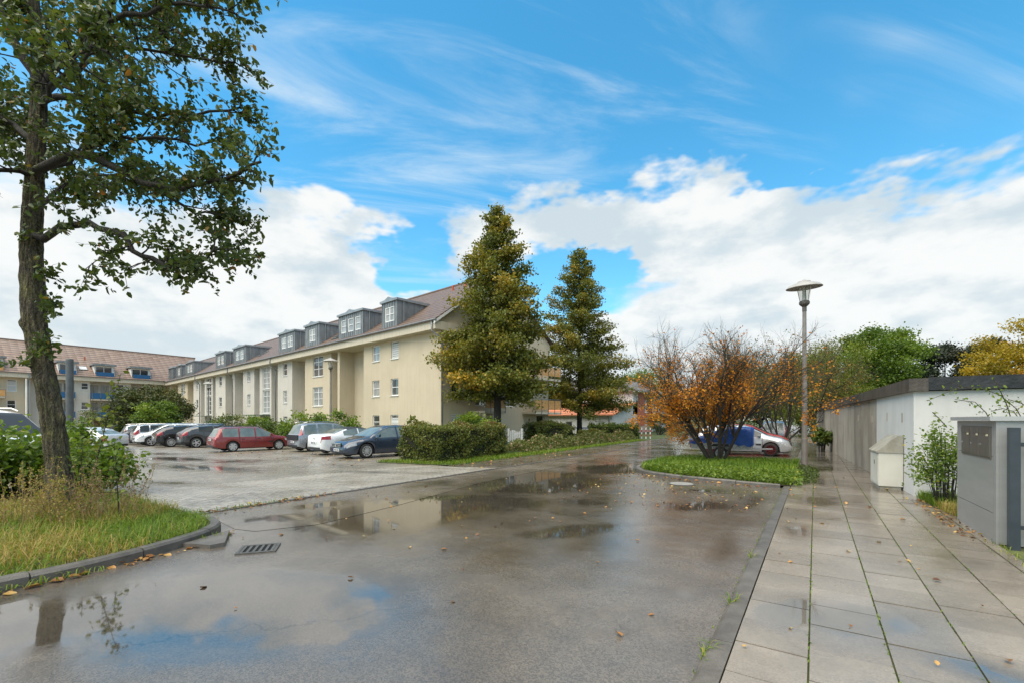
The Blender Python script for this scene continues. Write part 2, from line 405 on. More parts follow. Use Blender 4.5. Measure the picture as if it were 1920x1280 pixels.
# pavement on the right: kerb, slabs
pave = empty('pavement', (0, 0, 0)); kind(pave, 'structure', 'wet pavement of square concrete slabs along the garages')
sheet('slab_bed', [(-0.50, -6), (3.2, -6), (3.2, 120), (-0.50, 120)], 0.034, moss, pave)
km = MB()
km.add([(-.152, -.498, -.1), (0, -.498, -.1), (0, .498, -.1), (-.152, .498, -.1), (-.152, -.498, .035), (-.125, -.498, .052), (0, -.498, .052), (-.152, .498, .035), (-.125, .498, .052), (0, .498, .052)],
       [(0, 1, 6, 5, 4), (3, 7, 8, 9, 2), (4, 5, 8, 7), (5, 6, 9, 8), (0, 4, 7, 3), (1, 2, 9, 6)])
kme = km.mesh('kerb_stone'); kme.materials.append(kerbmat)
for i in range(75):
    o = bpy.data.objects.new('kerb_stone', kme); COL.objects.link(o); o.parent = pave
    o.location = (-0.505 + random.uniform(-.004, .004), 0.2 + i, random.uniform(-.003, .003))
edges = [-0.500, -0.037, 0.440, 0.908, 1.400, 1.872]
offs = [0.05, 0.21, 0.14, 0.33, 0.02]
PITCH = 0.478
rest = MB()
for k in range(5):
    x0, x1 = edges[k] + .006, edges[k+1] - .006
    me = MB().box(-(x1-x0)/2, (x1-x0)/2, -PITCH/2+.004, PITCH/2-.004, -.04, 0).mesh('slab'); me.materials.append(slabmat)
    for j in range(200):
        y = 0.6 + offs[k] + j * PITCH
        if y > 26 and x1 > 1.5: continue
        if y < 20.5:
            o = bpy.data.objects.new('slab', me); COL.objects.link(o); o.parent = pave
            o.location = ((x0+x1)/2, y, 0.052 + random.uniform(-.003, .003))
            o.rotation_euler = (random.uniform(-.005, .005), random.uniform(-.005, .005), random.uniform(-.004, .004))
        elif y < 70: rest.box(x0, x1, y-PITCH/2+.004, y+PITCH/2-.004, 0, 0.052 + random.uniform(-.003, .003))
o = rest.build('slabs', slabmat, pave); o['kind'] = 'stuff'
# narrow edging strip before the letterbox
me = MB().box(-.065, .065, -.495, .495, -.04, 0).mesh('edging_stone'); me.materials.append(slabmat)
for i in range(11):
    o = bpy.data.objects.new('edging_stone', me); COL.objects.link(o); o.parent = pave; o.location = (1.942, 1.2 + i, .053 + random.uniform(-.003, .003))
# ================================================================ buildings
cream = pm('cream_render', (0.595, 0.50, 0.358), (0.545, 0.455, 0.322), 0.6, 0.9, 0.12, 60, streak=((0.44, 0.38, 0.27), .28))
white_render = pm('off_white_render', (0.60, 0.555, 0.48), (0.545, 0.50, 0.43), 0.6, 0.9, 0.12, 60, streak=((0.42, 0.39, 0.34), .3))
fasciam = pm('pale_fascia', (0.60, 0.53, 0.41), (0.545, 0.48, 0.37), 0.5, 0.85, streak=((0.40, 0.36, 0.28), .45))
zinc = pm('grey_zinc', (0.19, 0.20, 0.205), (0.27, 0.28, 0.28), 1.3, 0.45, metal=0.15, streak=((0.10, 0.105, 0.11), .6))
zinc_lt = pm('light_zinc', (0.28, 0.285, 0.285), (0.36, 0.365, 0.36), 2, 0.4, metal=0.5)
pvc = pm('white_window_frame', (0.78, 0.77, 0.74), None, rough=0.35)
glass = pm('window_glass', (0.030, 0.034, 0.037), (0.085, 0.085, 0.08), 0.9, 0.04, spec=1.0, rand=.4)
curtain = pm('curtained_glass', (0.22, 0.225, 0.22), (0.42, 0.42, 0.40), 1.6, 0.10, spec=0.8, stretch=(3, 3, .5))
blind = pm('white_roller_blind', (0.60, 0.59, 0.56), None, rough=0.5)
bluecloth = pm('blue_balcony_cloth', (0.012, 0.085, 0.205), (0.018, 0.115, 0.26), 3, 0.6)
orangewood = pm('orange_balcony_boards', (0.56, 0.28, 0.085), (0.66, 0.36, 0.13), 3, 0.6)
steel = pm('grey_painted_steel', (0.16, 0.165, 0.17), (0.22, 0.225, 0.23), 4, 0.45, metal=0.4)
doorwood = pm('brown_door', (0.16, 0.07, 0.035), (0.22, 0.10, 0.05), 3, 0.5)
canopy_green = pm('green_glass_canopy', (0.045, 0.11, 0.085), (0.07, 0.15, 0.12), 2, 0.15, spec=.8)

def tile_mat(name, c1, c2, c3, su, sv):
    """clay roof tiles: rows with a lower-edge shadow step and rounded columns, tone differing tile by tile"""
    m = bpy.data.materials.new(name); m.use_nodes = True; MATS[name] = m
    t = NT(m.node_tree); x, y, z = t.sep(t.n('ShaderNodeTexCoord').outputs['Object'])
    uu = t.m('MULTIPLY', x, su); vv = t.m('MULTIPLY', z, sv)
    fu, fv = t.m('FRACT', uu), t.m('FRACT', vv)
    idv = t.comb(t.m('FLOOR', uu), t.m('FLOOR', vv), 0.0)
    wn = t.n('ShaderNodeTexWhiteNoise', noise_dimensions='3D'); t.l(idv, wn.inputs['Vector'])
    col = t.mix(wn.outputs['Value'], c1, c2)
    big = t.noise(t.comb(x, y, z), 0.5, 4)
    col = t.mix(t.ss(big, .4, .65), col, c3)
    gap = t.ss(fv, 0.02, 0.42)
    gg = t.m('ADD', t.m('MULTIPLY', gap, .86), .14)
    col = t.mix(1.0, col, t.comb(gg, gg, gg), blend='MULTIPLY')
    p = t.n('ShaderNodeBsdfPrincipled'); t.l(col, p.inputs['Base Color']); p.inputs['Roughness'].default_value = .55
    h = t.m('ADD', t.m('MULTIPLY', t.m('SINE', t.m('MULTIPLY', fu, math.pi)), .5), t.m('SUBTRACT', 1, fv))
    bn = t.n('ShaderNodeBump'); bn.inputs['Strength'].default_value = .9; bn.inputs['Distance'].default_value = .05
    t.l(h, bn.inputs['Height']); t.l(bn.outputs[0], p.inputs['Normal'])
    o = t.n('ShaderNodeOutputMaterial'); t.l(p.outputs[0], o.inputs[0]); return m
tile_brown = tile_mat('brown_roof_tiles', (0.110, 0.066, 0.046), (0.165, 0.105, 0.075), (0.135, 0.092, 0.07), 3.3, 3.6)
tile_red = tile_mat('red_brown_roof_tiles', (0.185, 0.115, 0.082), (0.275, 0.185, 0.14), (0.23, 0.16, 0.125), 1.1, 2.7)
tile_orange = tile_mat('orange_roof_tiles', (0.52, 0.16, 0.055), (0.64, 0.24, 0.10), (0.55, 0.2, 0.085), 3.0, 4.0)
tile_grey = tile_mat('weathered_grey_tiles', (0.16, 0.135, 0.125), (0.23, 0.20, 0.19), (0.19, 0.17, 0.16), 3.0, 4.0)

def panel(mb, x0, x1, z0, z1, yf, ops=(), dep=0.16, M=None):
    """wall face looking along -y at y=yf with openings (x0,x1,z0,z1) that have real reveals"""
    xs = sorted({x0, x1, *[min(max(o[i], x0), x1) for o in ops for i in (0, 1)]})
    zs = sorted({z0, z1, *[min(max(o[i], z0), z1) for o in ops for i in (2, 3)]})
    for a, b in zip(xs, xs[1:]):
        for c, d in zip(zs, zs[1:]):
            mx, mz = (a + b) / 2, (c + d) / 2
            if any(o[0] < mx < o[1] and o[2] < mz < o[3] for o in ops): continue
            mb.add([(a, yf, c), (b, yf, c), (b, yf, d), (a, yf, d)], [(0, 1, 2, 3)], M)
    for (a, b, c, d) in ops:
        y2 = yf + dep
        mb.add([(a, yf, c), (a, y2, c), (a, y2, d), (a, yf, d)], [(0, 1, 2, 3)], M)
        mb.add([(b, yf, c), (b, yf, d), (b, y2, d), (b, y2, c)], [(0, 1, 2, 3)], M)
        mb.add([(a, yf, d), (a, y2, d), (b, y2, d), (b, yf, d)], [(0, 1, 2, 3)], M)
        mb.add([(a, yf, c), (b, yf, c), (b, y2, c), (a, y2, c)], [(0, 1, 2, 3)], M)

def window(par, x0, x1, z0, z1, yf, cols=1, rows=2, g=None, M=None, fr=0.07, sill=True, split=None, slats=False, tilt=False, name='window'):
    """frame with mullions (part), its pane and sill (sub-parts)"""
    y = yf + 0.08; f = MB()
    f.box(x0, x0+fr, y, y+.07, z0, z1, M); f.box(x1-fr, x1, y, y+.07, z0, z1, M)
    f.box(x0+fr, x1-fr, y, y+.07, z0, z0+fr, M); f.box(x0+fr, x1-fr, y, y+.07, z1-fr, z1, M)
    for i in range(1, cols):
        xx = x0 + (x1-x0)*i/cols; f.box(xx-fr*.6, xx+fr*.6, y+.002, y+.068, z0+fr, z1-fr, M)
    hs = split if split else [i/rows for i in range(1, rows)]
    xe = [x0+fr] + [x0+(x1-x0)*i/cols for i in range(1, cols)] + [x1-fr]
    for q in hs:
        zz = z0 + (z1-z0)*q
        for k in range(cols):
            a = xe[k] + (fr*.6 if k else 0); b = xe[k+1] - (fr*.6 if k < cols-1 else 0)
            f.box(a, b, y+.004, y+.064, zz-.025, zz+.025, M)
    w = f.build(name, pvc, par)
    if tilt:   # sash tilted inwards at the top
        s_ = MB(); T = (M or Matrix()) @ Matrix.Translation((0, y+.09, z0+fr)) @ Matrix.Rotation(R(-9), 4, 'X')
        s_.box(x0+fr, x0+fr+.06, 0, .05, 0, z1-z0-2*fr, T); s_.box(x1-fr-.06, x1-fr, 0, .05, 0, z1-z0-2*fr, T)
        s_.box(x0+fr+.061, x1-fr-.061, 0, .05, 0, .06, T); s_.box(x0+fr+.061, x1-fr-.061, 0, .05, z1-z0-2*fr-.06, z1-z0-2*fr, T)
        s_.build('sash', pvc, w)['kind'] = 'stuff'
    MB().add([(x0+fr, y+.045, z0+fr), (x1-fr, y+.045, z0+fr), (x1-fr, y+.045, z1-fr), (x0+fr, y+.045, z1-fr)], [(0, 1, 2, 3)], M).build('pane', g or glass, w)
    if slats:
        s_ = MB(); nz = int((z1-z0-2*fr)/.16)
        for k in range(nz):
            zz = z0+fr+k*.16; s_.box(x0+fr+.003, x1-fr-.003, y+.012, y+.03, zz+.012, zz+.15, M)
        s_.build('blind', blind, w)
    if sill: MB().box(x0-.05, x1+.05, yf-.07, yf+.079, z0-.05, z0-.003, M).build('sill', pvc, w)
    return w

# ---------------------------------------------------------------- long block with the cream walls
bl = empty('apartment_block', (-22.0, 22.9, 0), -math.atan2(10.8, 76.4),
           'long three storey cream apartment block with grey zinc dormers behind the parked cars', 'building')
LEN = 80.0; YW = 0.7; YR = 2.15; ZT = 7.86
fronts = [(-0.3, 9.82, cream, [(7.42, 8.45, 6.42, 7.70), (4.75, 5.78, 6.42, 7.75), (7.42, 8.5, 3.58, 4.88), (4.8, 5.82, 3.58, 4.88), (7.42, 8.45, 1.0, 2.06), (4.8, 5.85, 1.0, 2.08)]),
          (13.91, 14.3, cream, []),
          (15.5, 20.95, cream, [(17.1, 19.2, 5.85, 7.8), (17.15, 19.25, 3.02, 4.84), (17.2, 19.2, 0.9, 2.02)]),
          (23.97, 27.71, white_render, [(25.25, 26.3, 6.42, 7.75), (25.3, 26.3, 3.5, 4.82), (25.3, 26.3, .7, 2.05)]),
          (29.5, 33.0, white_render, [(29.95, 32.1, 5.25, 7.8), (29.95, 32.1, 2.45, 5.05), (30.0, 31.9, 0.05, 2.1)]),
          (34.71, 38.54, white_render, [(36.0, 37.1, 6.42, 7.75), (36.0, 37.1, 3.5, 4.82), (36.0, 37.1, .7, 2.05)]),
          (41.69, 42.52, white_render, []),
          (45.31, 49.6, white_render, [(46.9, 48.1, 6.42, 7.75), (46.9, 48.1, 3.5, 4.82), (46.9, 48.1, .7, 2.05)]),
          (50.95, 54.84, white_render, [(51.6, 54.0, 5.25, 7.8), (51.6, 54.0, 2.45, 5.05), (51.6, 53.8, .05, 2.1)]),
          (56.75, 60.82, white_render, [(58.2, 59.4, 6.42, 7.75), (58.2, 59.4, 3.5, 4.82)]),
          (64.24, 70.32, cream, [(66.0, 68.3, 5.85, 7.8), (66.0, 68.3, 3.0, 4.85)]),
          (75.15, LEN, cream, [])]
for k, (s0, s1, mt, wins) in enumerate(fronts):
    w = MB()
    panel(w, -s1, -s0, -.9, ZT, YW, [(-b, -a, c, d) for a, b, c, d in wins])
    if k: w.add([(-s0, YW, -.9), (-s0, YR, -.9), (-s0, YR, ZT), (-s0, YW, ZT)], [(0, 1, 2, 3)])
    w.add([(-s1, YW, -.9), (-s1, YW, ZT), (-s1, YR, ZT), (-s1, YR, -.9)], [(0, 1, 2, 3)])
    w.build('wall', mt, bl)
    for i, (a, b, c, d) in enumerate(wins):
        wide = b - a > 1.6
        g = random.choice([glass, glass, curtain])
        if k == 0:
            window(bl, -b, -a, c, d, YW, 1, 2, curtain if i in (0, 2) else glass, slats=(i in (1, 5)), tilt=(i == 3))
        elif c < .3:
            wd = window(bl, -b, -a, c, d, YW, 2, 3, glass, sill=False, name='entrance_door', split=[.45, .72])
            cn = MB().box(-b-1.1, -a+.25, -1.1, YW-.01, 2.2, 2.27); cn.build('entrance_canopy', canopy_green, bl)
            MB().tube([(-b-1.0, -1.0, 0), (-b-1.0, -1.0, 2.19)], .035, 6).build('canopy_post', steel, bl)
        elif wide: window(bl, -b, -a, c, d, YW, 2, 3, g, split=[.38, .72] if d - c < 2.1 else [.25, .5, .75])
        else: window(bl, -b, -a, c, d, YW, 1, 2, g, slats=(c < 1 and k == 3))
# recess back walls
rec = [(9.82, 13.91, cream, [(10.1, 10.75, 5.7, 7.7), (10.1, 10.75, 2.9, 4.9), (10.1, 10.75, .3, 2.1)]), (14.3, 15.5, cream, []), (20.95, 23.97, cream, []), (27.71, 29.5, white_render, []),
       (33.0, 34.71, white_render, []), (38.54, 41.69, white_render, []), (42.52, 45.31, white_render, []), (49.6, 50.95, white_render, []),
       (54.84, 56.75, white_render, []), (60.82, 64.24, cream, []), (70.32, 75.15, cream, [])]
for (s0, s1, mt, wins) in rec:
    w = MB(); panel(w, -s1, -s0, -.9, ZT, YR, [(-b, -a, c, d) for a, b, c, d in wins]); w.build('recess_wall', mt, bl)
    for a, b, c, d in wins: window(bl, -b, -a, c, d, YR, 1, 2, glass, split=[.33])
# deep fascia with soffit, gutter
MB().box(-LEN, 0.55, 0.0, YR+.05, ZT, 8.43).build('fascia', fasciam, bl)
MB().tube([(-LEN, -.07, 8.47), (0.7, -.07, 8.47)], .075, 8).build('gutter', zinc, bl)
# gable end with balconies, looking across the street
MG = Matrix.Translation((0.3, 0, 0)) @ Matrix.Rotation(R(90), 4, 'Z')      # local x -> depth, looks along +x
gw = MB(); gops = [(1.7, 2.55, 6.4, 7.73), (1.65, 2.5, 3.15, 4.35), (1.65, 2.5, 1.0, 2.12), (11.3, 12.3, 3.9, 4.8), (11.3, 12.4, .9, 2.1), (4.0, 5.4, .2, 2.2), (4.0, 5.6, 2.75, 4.9), (7.2, 8.6, 2.75, 4.9), (4.0, 5.6, 5.5, 7.5)]
panel(gw, YW, 13.0, 0, ZT, 0, gops, M=MG)
gw.add([(YW-.7, 0, ZT), (13.2, 0, ZT), (13.2, 0, 8.4), (6.6, 0, 13.1), (YW-.7, 0, 8.4)], [(0, 1, 2, 3, 4)], MG)
gw.build('gable_wall', cream, bl)
for i, (a, b, c, d) in enumerate(gops): window(bl, a, b, c, d, 0, 1 if i < 5 else 2, 2, glass, M=MG, slats=(i == 2), split=[.42], sill=i < 5)
for (a, b, zb) in ((3.7, 5.9, 2.35), (9.4, 13.1, 2.35), (3.7, 5.9, 5.2), (9.4, 13.1, 5.2)):
    fl = MB().box(a, b, -1.3, -.002, zb-.18, zb, MG).build('balcony', fasciam, bl)
    for q in range(6):
        MB().box(a+.02, b-.02, -1.32, -1.29, zb+.22+q*.13, zb+.335+q*.13, MG).build('board', orangewood, fl)
    rl = MB()
    for q in range(5):
        xx = a + .05 + (b-a-.1)*q/4; rl.box(xx-.02, xx+.02, -1.36, -1.325, zb-.15, zb+1.05, MG)
    rl.box(a, b, -1.36, -1.28, zb+1.05, zb+1.09, MG); rl.build('railing', steel, fl)
# roof
r_ = MB(); ZE, ZR, YD = 8.50, 13.22, 6.6
r_.add([(-LEN-6, -.16, ZE-.03), (0.62, -.16, ZE-.03), (0.62, YD, ZR), (-LEN-6, YD, ZR), (-LEN-6, 13.35, ZE-.03), (0.62, 13.35, ZE-.03)], [(0, 1, 2, 3), (3, 2, 5, 4)])
r_.add([(-LEN-6, -.16, ZE-.12), (0.62, -.16, ZE-.12), (0.62, YD, ZR-.14), (-LEN-6, YD, ZR-.14), (-LEN-6, 13.35, ZE-.12), (0.62, 13.35, ZE-.12)], [(0, 3, 2, 1), (3, 4, 5, 2)])
r_.add([(0.62, -.16, ZE-.12), (0.62, YD, ZR-.14), (0.62, YD, ZR), (0.62, -.16, ZE-.03)], [(0, 1, 2, 3)])
roof = r_.build('roof', tile_brown, bl)
MB().tube([(-LEN-6, YD, ZR+.02), (.64, YD, ZR+.02)], .11, 8).build('ridge_cap', tile_brown, roof)
MB().add([(.5, -.1, 8.2), (.64, -.1, 8.2), (.64, YD, ZR-.15), (.5, YD, ZR-.15), (.5, -.1, 8.4), (.64, -.1, 8.4), (.64, YD, ZR+.03), (.5, YD, ZR+.03)],
         [(0, 3, 2, 1), (4, 5, 6, 7), (0, 1, 5, 4), (1, 2, 6, 5), (2, 3, 7, 6), (3, 0, 4, 7)]).build('verge_board', pvc, roof)
slope = (ZR - ZE) / (YD + .16)
def rz_(y): return ZE - .03 + (y + .16) * slope
for (s, y) in ((2.2, 5.3), (4.0, 5.5)):
    MB().tube([(-s, y, rz_(y)-.05), (-s, y, rz_(y)+.42)], .09, 8).build('vent_pipe', pm('red_clay_pipe', (0.42, 0.09, 0.04), None, rough=.6), roof)
for (s, y) in ((28.2, 1.6), (34.2, 1.5), (49.5, 1.6), (14.6, 1.0)):
    T = Matrix.Translation((-s, y, rz_(y)+.06)) @ Matrix.Rotation(math.atan(slope), 4, 'X')
    sk = MB().box(-.5, .5, -.6, .6, -.1, .06, T).build('skylight', zinc, roof); MB().box(-.42, .42, -.52, .52, .06, .068, T).build('pane', glass, sk)
# dormers
for (s0, s1, nw) in ((4.2, 6.29, 1), (9.05, 13.14, 3), (16.78, 19.81, 1), (22.12, 26.11, 2), (36.0, 40.5, 2), (43.5, 47.7, 2), (58.5, 63.1, 2), (65.7, 69.1, 1), (71.2, 74.5, 0)):
    x0, x1 = -s1, -s0; xm = (x0+x1)/2; zt = 10.72; yf = .22; yb = 3.6; zb = rz_(yf) - .02
    wz0, wz1 = 9.18, 10.30
    ww = {0: [], 1: [(xm-.62, xm+.62)], 2: [(xm-1.35, xm-.2), (xm+.2, xm+1.35)], 3: [(xm-1.62, xm-.72), (xm-.45, xm+.45), (xm+.72, xm+1.62)]}[nw]
    if s1 - s0 < 2.4: ww = [(xm-.62, xm+.62)]
    d = MB(); panel(d, x0, x1, zb, zt, yf, [(a, b, wz0, wz1) for a, b in ww], dep=.1)
    for xx, o_ in ((x0, (0, 1, 2, 3)), (x1, (3, 2, 1, 0))):
        d.add([(xx, yf, zb), (xx, yf, zt), (xx, yb, zt), (xx, yb, rz_(yb)-.4)], [o_])
    dm = d.build('dormer', zinc, bl)
    pk = .20
    cap = MB(); xs = [x0-.12, xm-.55, xm, xm+.55, x1+.12]; hz_ = [0.10, .14, .14+pk, .14, .10]
    vs = [(x, yf-.14, zt + h) for x, h in zip(xs, hz_)] + [(x, yb+.6, zt + h*.6 + .12) for x, h in zip(xs, hz_)] + [(x, yf-.14, zt-.06) for x in xs] + [(x, yb+.6, zt-.06) for x in xs]
    fs_ = [(i, i+1, i+6, i+5) for i in range(4)] + [(10+i, 11+i, i+1, i) for i in range(4)] + [(10, 0, 5, 15), (4, 14, 19, 9), (10, 15, 16, 11), (11, 16, 17, 12), (12, 17, 18, 13), (13, 18, 19, 14)]
    cap.add(vs, fs_).build('dormer_roof', zinc_lt, dm)
    sm = MB(); n = int((x1-x0)/.34)
    for k in range(n+1):
        xx = x0 + .03 + (x1-x0-.06)*k/n
        if any(a-.03 < xx < b+.03 for a, b in ww):
            sm.box(xx-.014, xx+.014, yf-.035, yf+.002, zb, wz0-.02); sm.box(xx-.014, xx+.014, yf-.035, yf+.002, wz1+.01, zt-.06)
        else: sm.box(xx-.014, xx+.014, yf-.035, yf+.002, zb, zt-.06)
    for k in range(1, 7):
        yy = yf + k*.5; sm.box(x1-.002, x1+.03, yy-.013, yy+.013, rz_(yy)-.03, zt-.06)
    sm.build('seam', zinc, dm)['kind'] = 'stuff'
    MB().tube([(x1+.06, .75, zt-.02), (x1+.06, .75, rz_(.75))], .03, 6).build('downpipe', zinc_lt, dm)
    for a, b in ww: window(dm, a, b, wz0, wz1, yf-.06, 2 if b-a > 1.0 else 1, 2, curtain, sill=False)
# downpipes from gutter to ground
for s in (-.25, 27.9, 42.0, 56.9):
    MB().tube([(-s, -.07, 8.45), (-s, -.07, 7.75), (-s+(.35 if s < 0 else -.1), .45, 7.3), (-s+(.35 if s < 0 else -.1), .58, 7.05), (-s+(.35 if s < 0 else -.1), .58, 0)], .055, 8).build('downpipe', zinc, bl, True)

# ---------------------------------------------------------------- the wing across the far side of the car park
wg = empty('apartment_wing', (-97.5, 0, 0), R(90), 'far apartment wing with red brown tiled roof and blue balcony panels', 'building')
MBw = lambda: MB()
ops_w = [(22.5, 23.4, 6.55, 7.65), (22.5, 23.4, 3.35, 4.55), (27.0, 28.0, 6.5, 7.65), (27.0, 28.0, 3.4, 4.55), (27.0, 28.4, .8, 2.0)]
w = MB(); panel(w, 22.0, 23.6, -.9, 7.95, .7, ops_w[:2]); panel(w, 27.0-.2, 28.9, -.9, 7.95, .7, ops_w[2:])
for x in (22.0, 28.9): w.add([(x, .7, 0), (x, 2.2, 0), (x, 2.2, 7.95), (x, .7, 7.95)], [(0, 1, 2, 3)])
for x in (23.6, 26.8): w.add([(x, .7, 0), (x, .7, 7.95), (x, 2.2, 7.95), (x, 2.2, 0)], [(0, 1, 2, 3)])
w.build('wall', white_render, wg)
for o_ in ops_w: window(wg, *o_, .7, 1, 2, glass)
ops_b = [(23.9, 25.1, 5.1, 7.6), (25.2, 26.5, 5.1, 7.6), (23.9, 25.1, 2.1, 4.6), (25.2, 26.5, 2.1, 4.6), (24.4, 25.6, 0, 2.0), (19.6, 20.7, 5.1, 7.6), (20.8, 21.8, 5.1, 7.6), (19.6, 20.7, 2.1, 4.6), (20.8, 21.8, 2.1, 4.6),
         (29.4, 30.4, 5.6, 7.6), (30.5, 31.6, 5.6, 7.6), (32.2, 33.2, 6.5, 7.6), (29.4, 31.6, 2.3, 4.6)]
w = MB(); panel(w, 16.8, 34.6, -.9, 7.95, 2.2, ops_b); w.build('recess_wall', white_render, wg)
for i, o_ in enumerate(ops_b): window(wg, *o_, 2.2, 1, 1, random.choice([glass, glass, curtain]) if i != 4 else doorwood, sill=False, name='balcony_door' if i < 9 else 'window')
w = MB(); ops_y = [(14.5, 15.5, 5.9, 7.6), (14.5, 15.4, 3.3, 4.6), (11.8, 13.4, 5.2, 7.6), (11.8, 13.4, 2.2, 4.6), (6, 7.2, 5.9, 7.6), (6, 7.2, 3.3, 4.6)]
panel(w, -9, 16.4, -.9, 7.95, 1.2, ops_y); w.add([(16.4, 1.2, 0), (16.4, 2.2, 0), (16.4, 2.2, 7.95), (16.4, 1.2, 7.95)], [(0, 1, 2, 3)])
w.build('wall', cream, wg)
for i, o_ in enumerate(ops_y): window(wg, *o_, 1.2, 1 if i < 2 else 2, 2, glass, slats=(i == 0))
panel_w = MB(); panel(panel_w, 16.4, 16.8, 0, 7.95, .7, []); panel(panel_w, 21.7, 22.0, 0, 7.95, .72, []); panel_w.build('pier', white_render, wg)
MB().box(-9, 35.2, 0, 2.25, 7.95, 8.6).build('fascia', fasciam, wg)
MB().tube([(-9, -.06, 8.63), (34.5, -.06, 8.63)], .07, 8).build('gutter', zinc, wg)
for x in (16.6, ): MB().tube([(x, -.06, 8.6), (x, -.06, 7.9), (x, .6, 7.5), (x, .6, 0)], .07, 8).build('downpipe', zinc, wg)
def balcony(par, x0, x1, zb, mat, y0=-.1, y1=2.19):
    b = MB().box(x0, x1, y0, y1, zb-.2, zb).build('balcony', fasciam, par)
    pn = MB().box(x0+.02, x1-.02, y0-.04, y0-.012, zb+.08, zb+.98); pn.box(x1-.028, x1, y0, y1*.3, zb+.08, zb+.98); pn.box(x0, x0+.028, y0, y1*.3, zb+.08, zb+.98)
    pn.build('panel', mat, b)
    r2 = MB(); r2.box(x0, x1, y0-.06, y0-.005, zb+.99, zb+1.04)
    n = max(2, int((x1-x0)/.9))
    for k in range(n+1):
        xx = x0 + .02 + (x1-x0-.04)*k/n; r2.box(xx-.025, xx+.025, y0-.075, y0-.042, zb-.3, zb+1.0)
    r2.build('railing', steel, b)
for (a, b) in ((19.3, 21.65), (23.65, 26.75)):
    for zb in (2.0, 5.05): balcony(wg, a, b, zb, bluecloth)
balcony(wg, 28.95, 31.9, 5.4, steel, .3); balcony(wg, 11.2, 14.2, 5.05, orangewood, -.1, 1.19); balcony(wg, 11.2, 14.2, 2.0, orangewood, -.1, 1.19)
rw = MB(); ZE2, ZR2, YD2 = 8.68, 14.05, 6.6
rw.add([(-9.5, -.15, ZE2), (36.5, -.15, ZE2), (41, YD2, ZR2), (-9.5, YD2, ZR2), (36.5, 13.4, ZE2), (-9.5, 13.4, ZE2)], [(0, 1, 2, 3), (3, 2, 4, 5)])
rw.add([(-9.5, -.15, ZE2-.1), (36.5, -.15, ZE2-.1), (41, YD2, ZR2-.1), (-9.5, YD2, ZR2-.1)], [(3, 2, 1, 0)])
wr = rw.build('roof', tile_red, wg)
MB().tube([(-9.5, YD2, ZR2+.02), (41, YD2, ZR2+.02)], .13, 8).build('ridge_cap', tile_red, wr)
sl2 = (ZR2-ZE2)/(YD2+.15)
def rz2(y): return ZE2 + (y+.15)*sl2
for i, (a, b) in enumerate(((19.8, 21.9), (24.1, 26.6), (28.9, 31.6), (11.5, 14.1))):
    mt = bluecloth if i < 3 else orangewood
    yf, zt = .75, 10.62; yb = 2.6
    d = MB()
    for xx, o_ in ((a, (0, 1, 2, 3)), (b, (3, 2, 1, 0))): d.add([(xx, .1, rz2(.1)), (xx, yf, zt-.1), (xx, yb, zt-.1), (xx, yb, rz2(yb)-.3)], [o_])
    panel(d, a, b, rz2(yf)-.3, zt, yf, [(a+.2, b-.2, 9.1, zt-.15)])
    dm = d.build('dormer', pvc, wg)
    window(dm, a+.2, b-.2, 9.1, zt-.15, yf, 2, 1, glass, sill=False)
    MB().box(a-.25, b+.25, yf-.55, yb+.3, zt-.02, zt+.24).build('dormer_roof', zinc, dm)
    m_ = (a+b)/2; MB().prism([(m_-.5, yf-.54), (m_+.5, yf-.54), (m_+.5, yb), (m_-.5, yb)], zt+.241, zt+.35).build('dormer_cap', zinc, dm)
    MB().box(a+.12, b-.12, .02, .06, rz2(.0)+.06, 9.5).build('balcony_panel', mt, dm)
T = Matrix.Translation((22.9, 1.5, rz2(1.5)+.05)) @ Matrix.Rotation(math.atan(sl2), 4, 'X')
sk = MB().box(-.5, .5, -.45, .45, -.1, .07, T).build('skylight', zinc, wr); MB().box(-.44, .44, -.39, .39, .07, .078, T).build('pane', pm('bright_pane', (.6, .63, .65), None, rough=.1), sk)
MB().tube([(23.6, 3.6, rz2(3.6)-.1), (23.6, 3.6, rz2(3.6)+.5)], .1, 8).build('vent_pipe', MATS['red_clay_pipe'], wr)

# ---------------------------------------------------------------- white and red house beyond the limes
hs_white = pm('house_white_render', (0.72, 0.72, 0.71), (0.64, 0.64, 0.63), .7, .9, streak=((.45, .44, .42), .3))
hs_red = pm('house_red_render', (0.46, 0.13, 0.085), (0.52, 0.165, 0.105), .7, .9)
stripe = pm('blue_stripe', (0.10, 0.14, 0.30), None, rough=.7)
hz = empty('white_house', (-19.42, 50, 0), 0, 'white rendered house with red upper part and orange tiled lean-to roof behind the limes', 'house')
w = MB(); ops = [(-8.3, -7.2, .45, 1.5), (-6.05, -5.1, .62, 1.5), (-1.8, -.8, .05, 1.5)]
panel(w, -12, 0, 0, 2.35, 0, ops)
MS = Matrix.Rotation(R(90), 4, 'Z')
opss = [(4.2, 4.75, .9, 1.62), (6.2, 7.5, .7, 1.6), (1.6, 1.9, 3.0, 3.1)]
panel(w, 0, 8.9, 0, 2.35, 0, opss[:2], M=MS)
w.add([(0, 0, 2.35), (8.9, 0, 2.35), (8.9, 0, 4.2), (7.2, 0, 3.75)], [(0, 1, 2, 3)], MS)
w.build('wall', hs_white, hz)
for i, o_ in enumerate(ops): window(hz, *o_, 0, 1, 1, glass if i < 2 else pvc, sill=i < 2)
for o_ in opss[:2]: window(hz, *o_, 0, 2 if o_[1]-o_[0] > 1 else 1, 1, glass, M=MS)
MB().box(-12, -1.85, -.012, -.002, .66, .80).build('painted_stripe', stripe, hz)
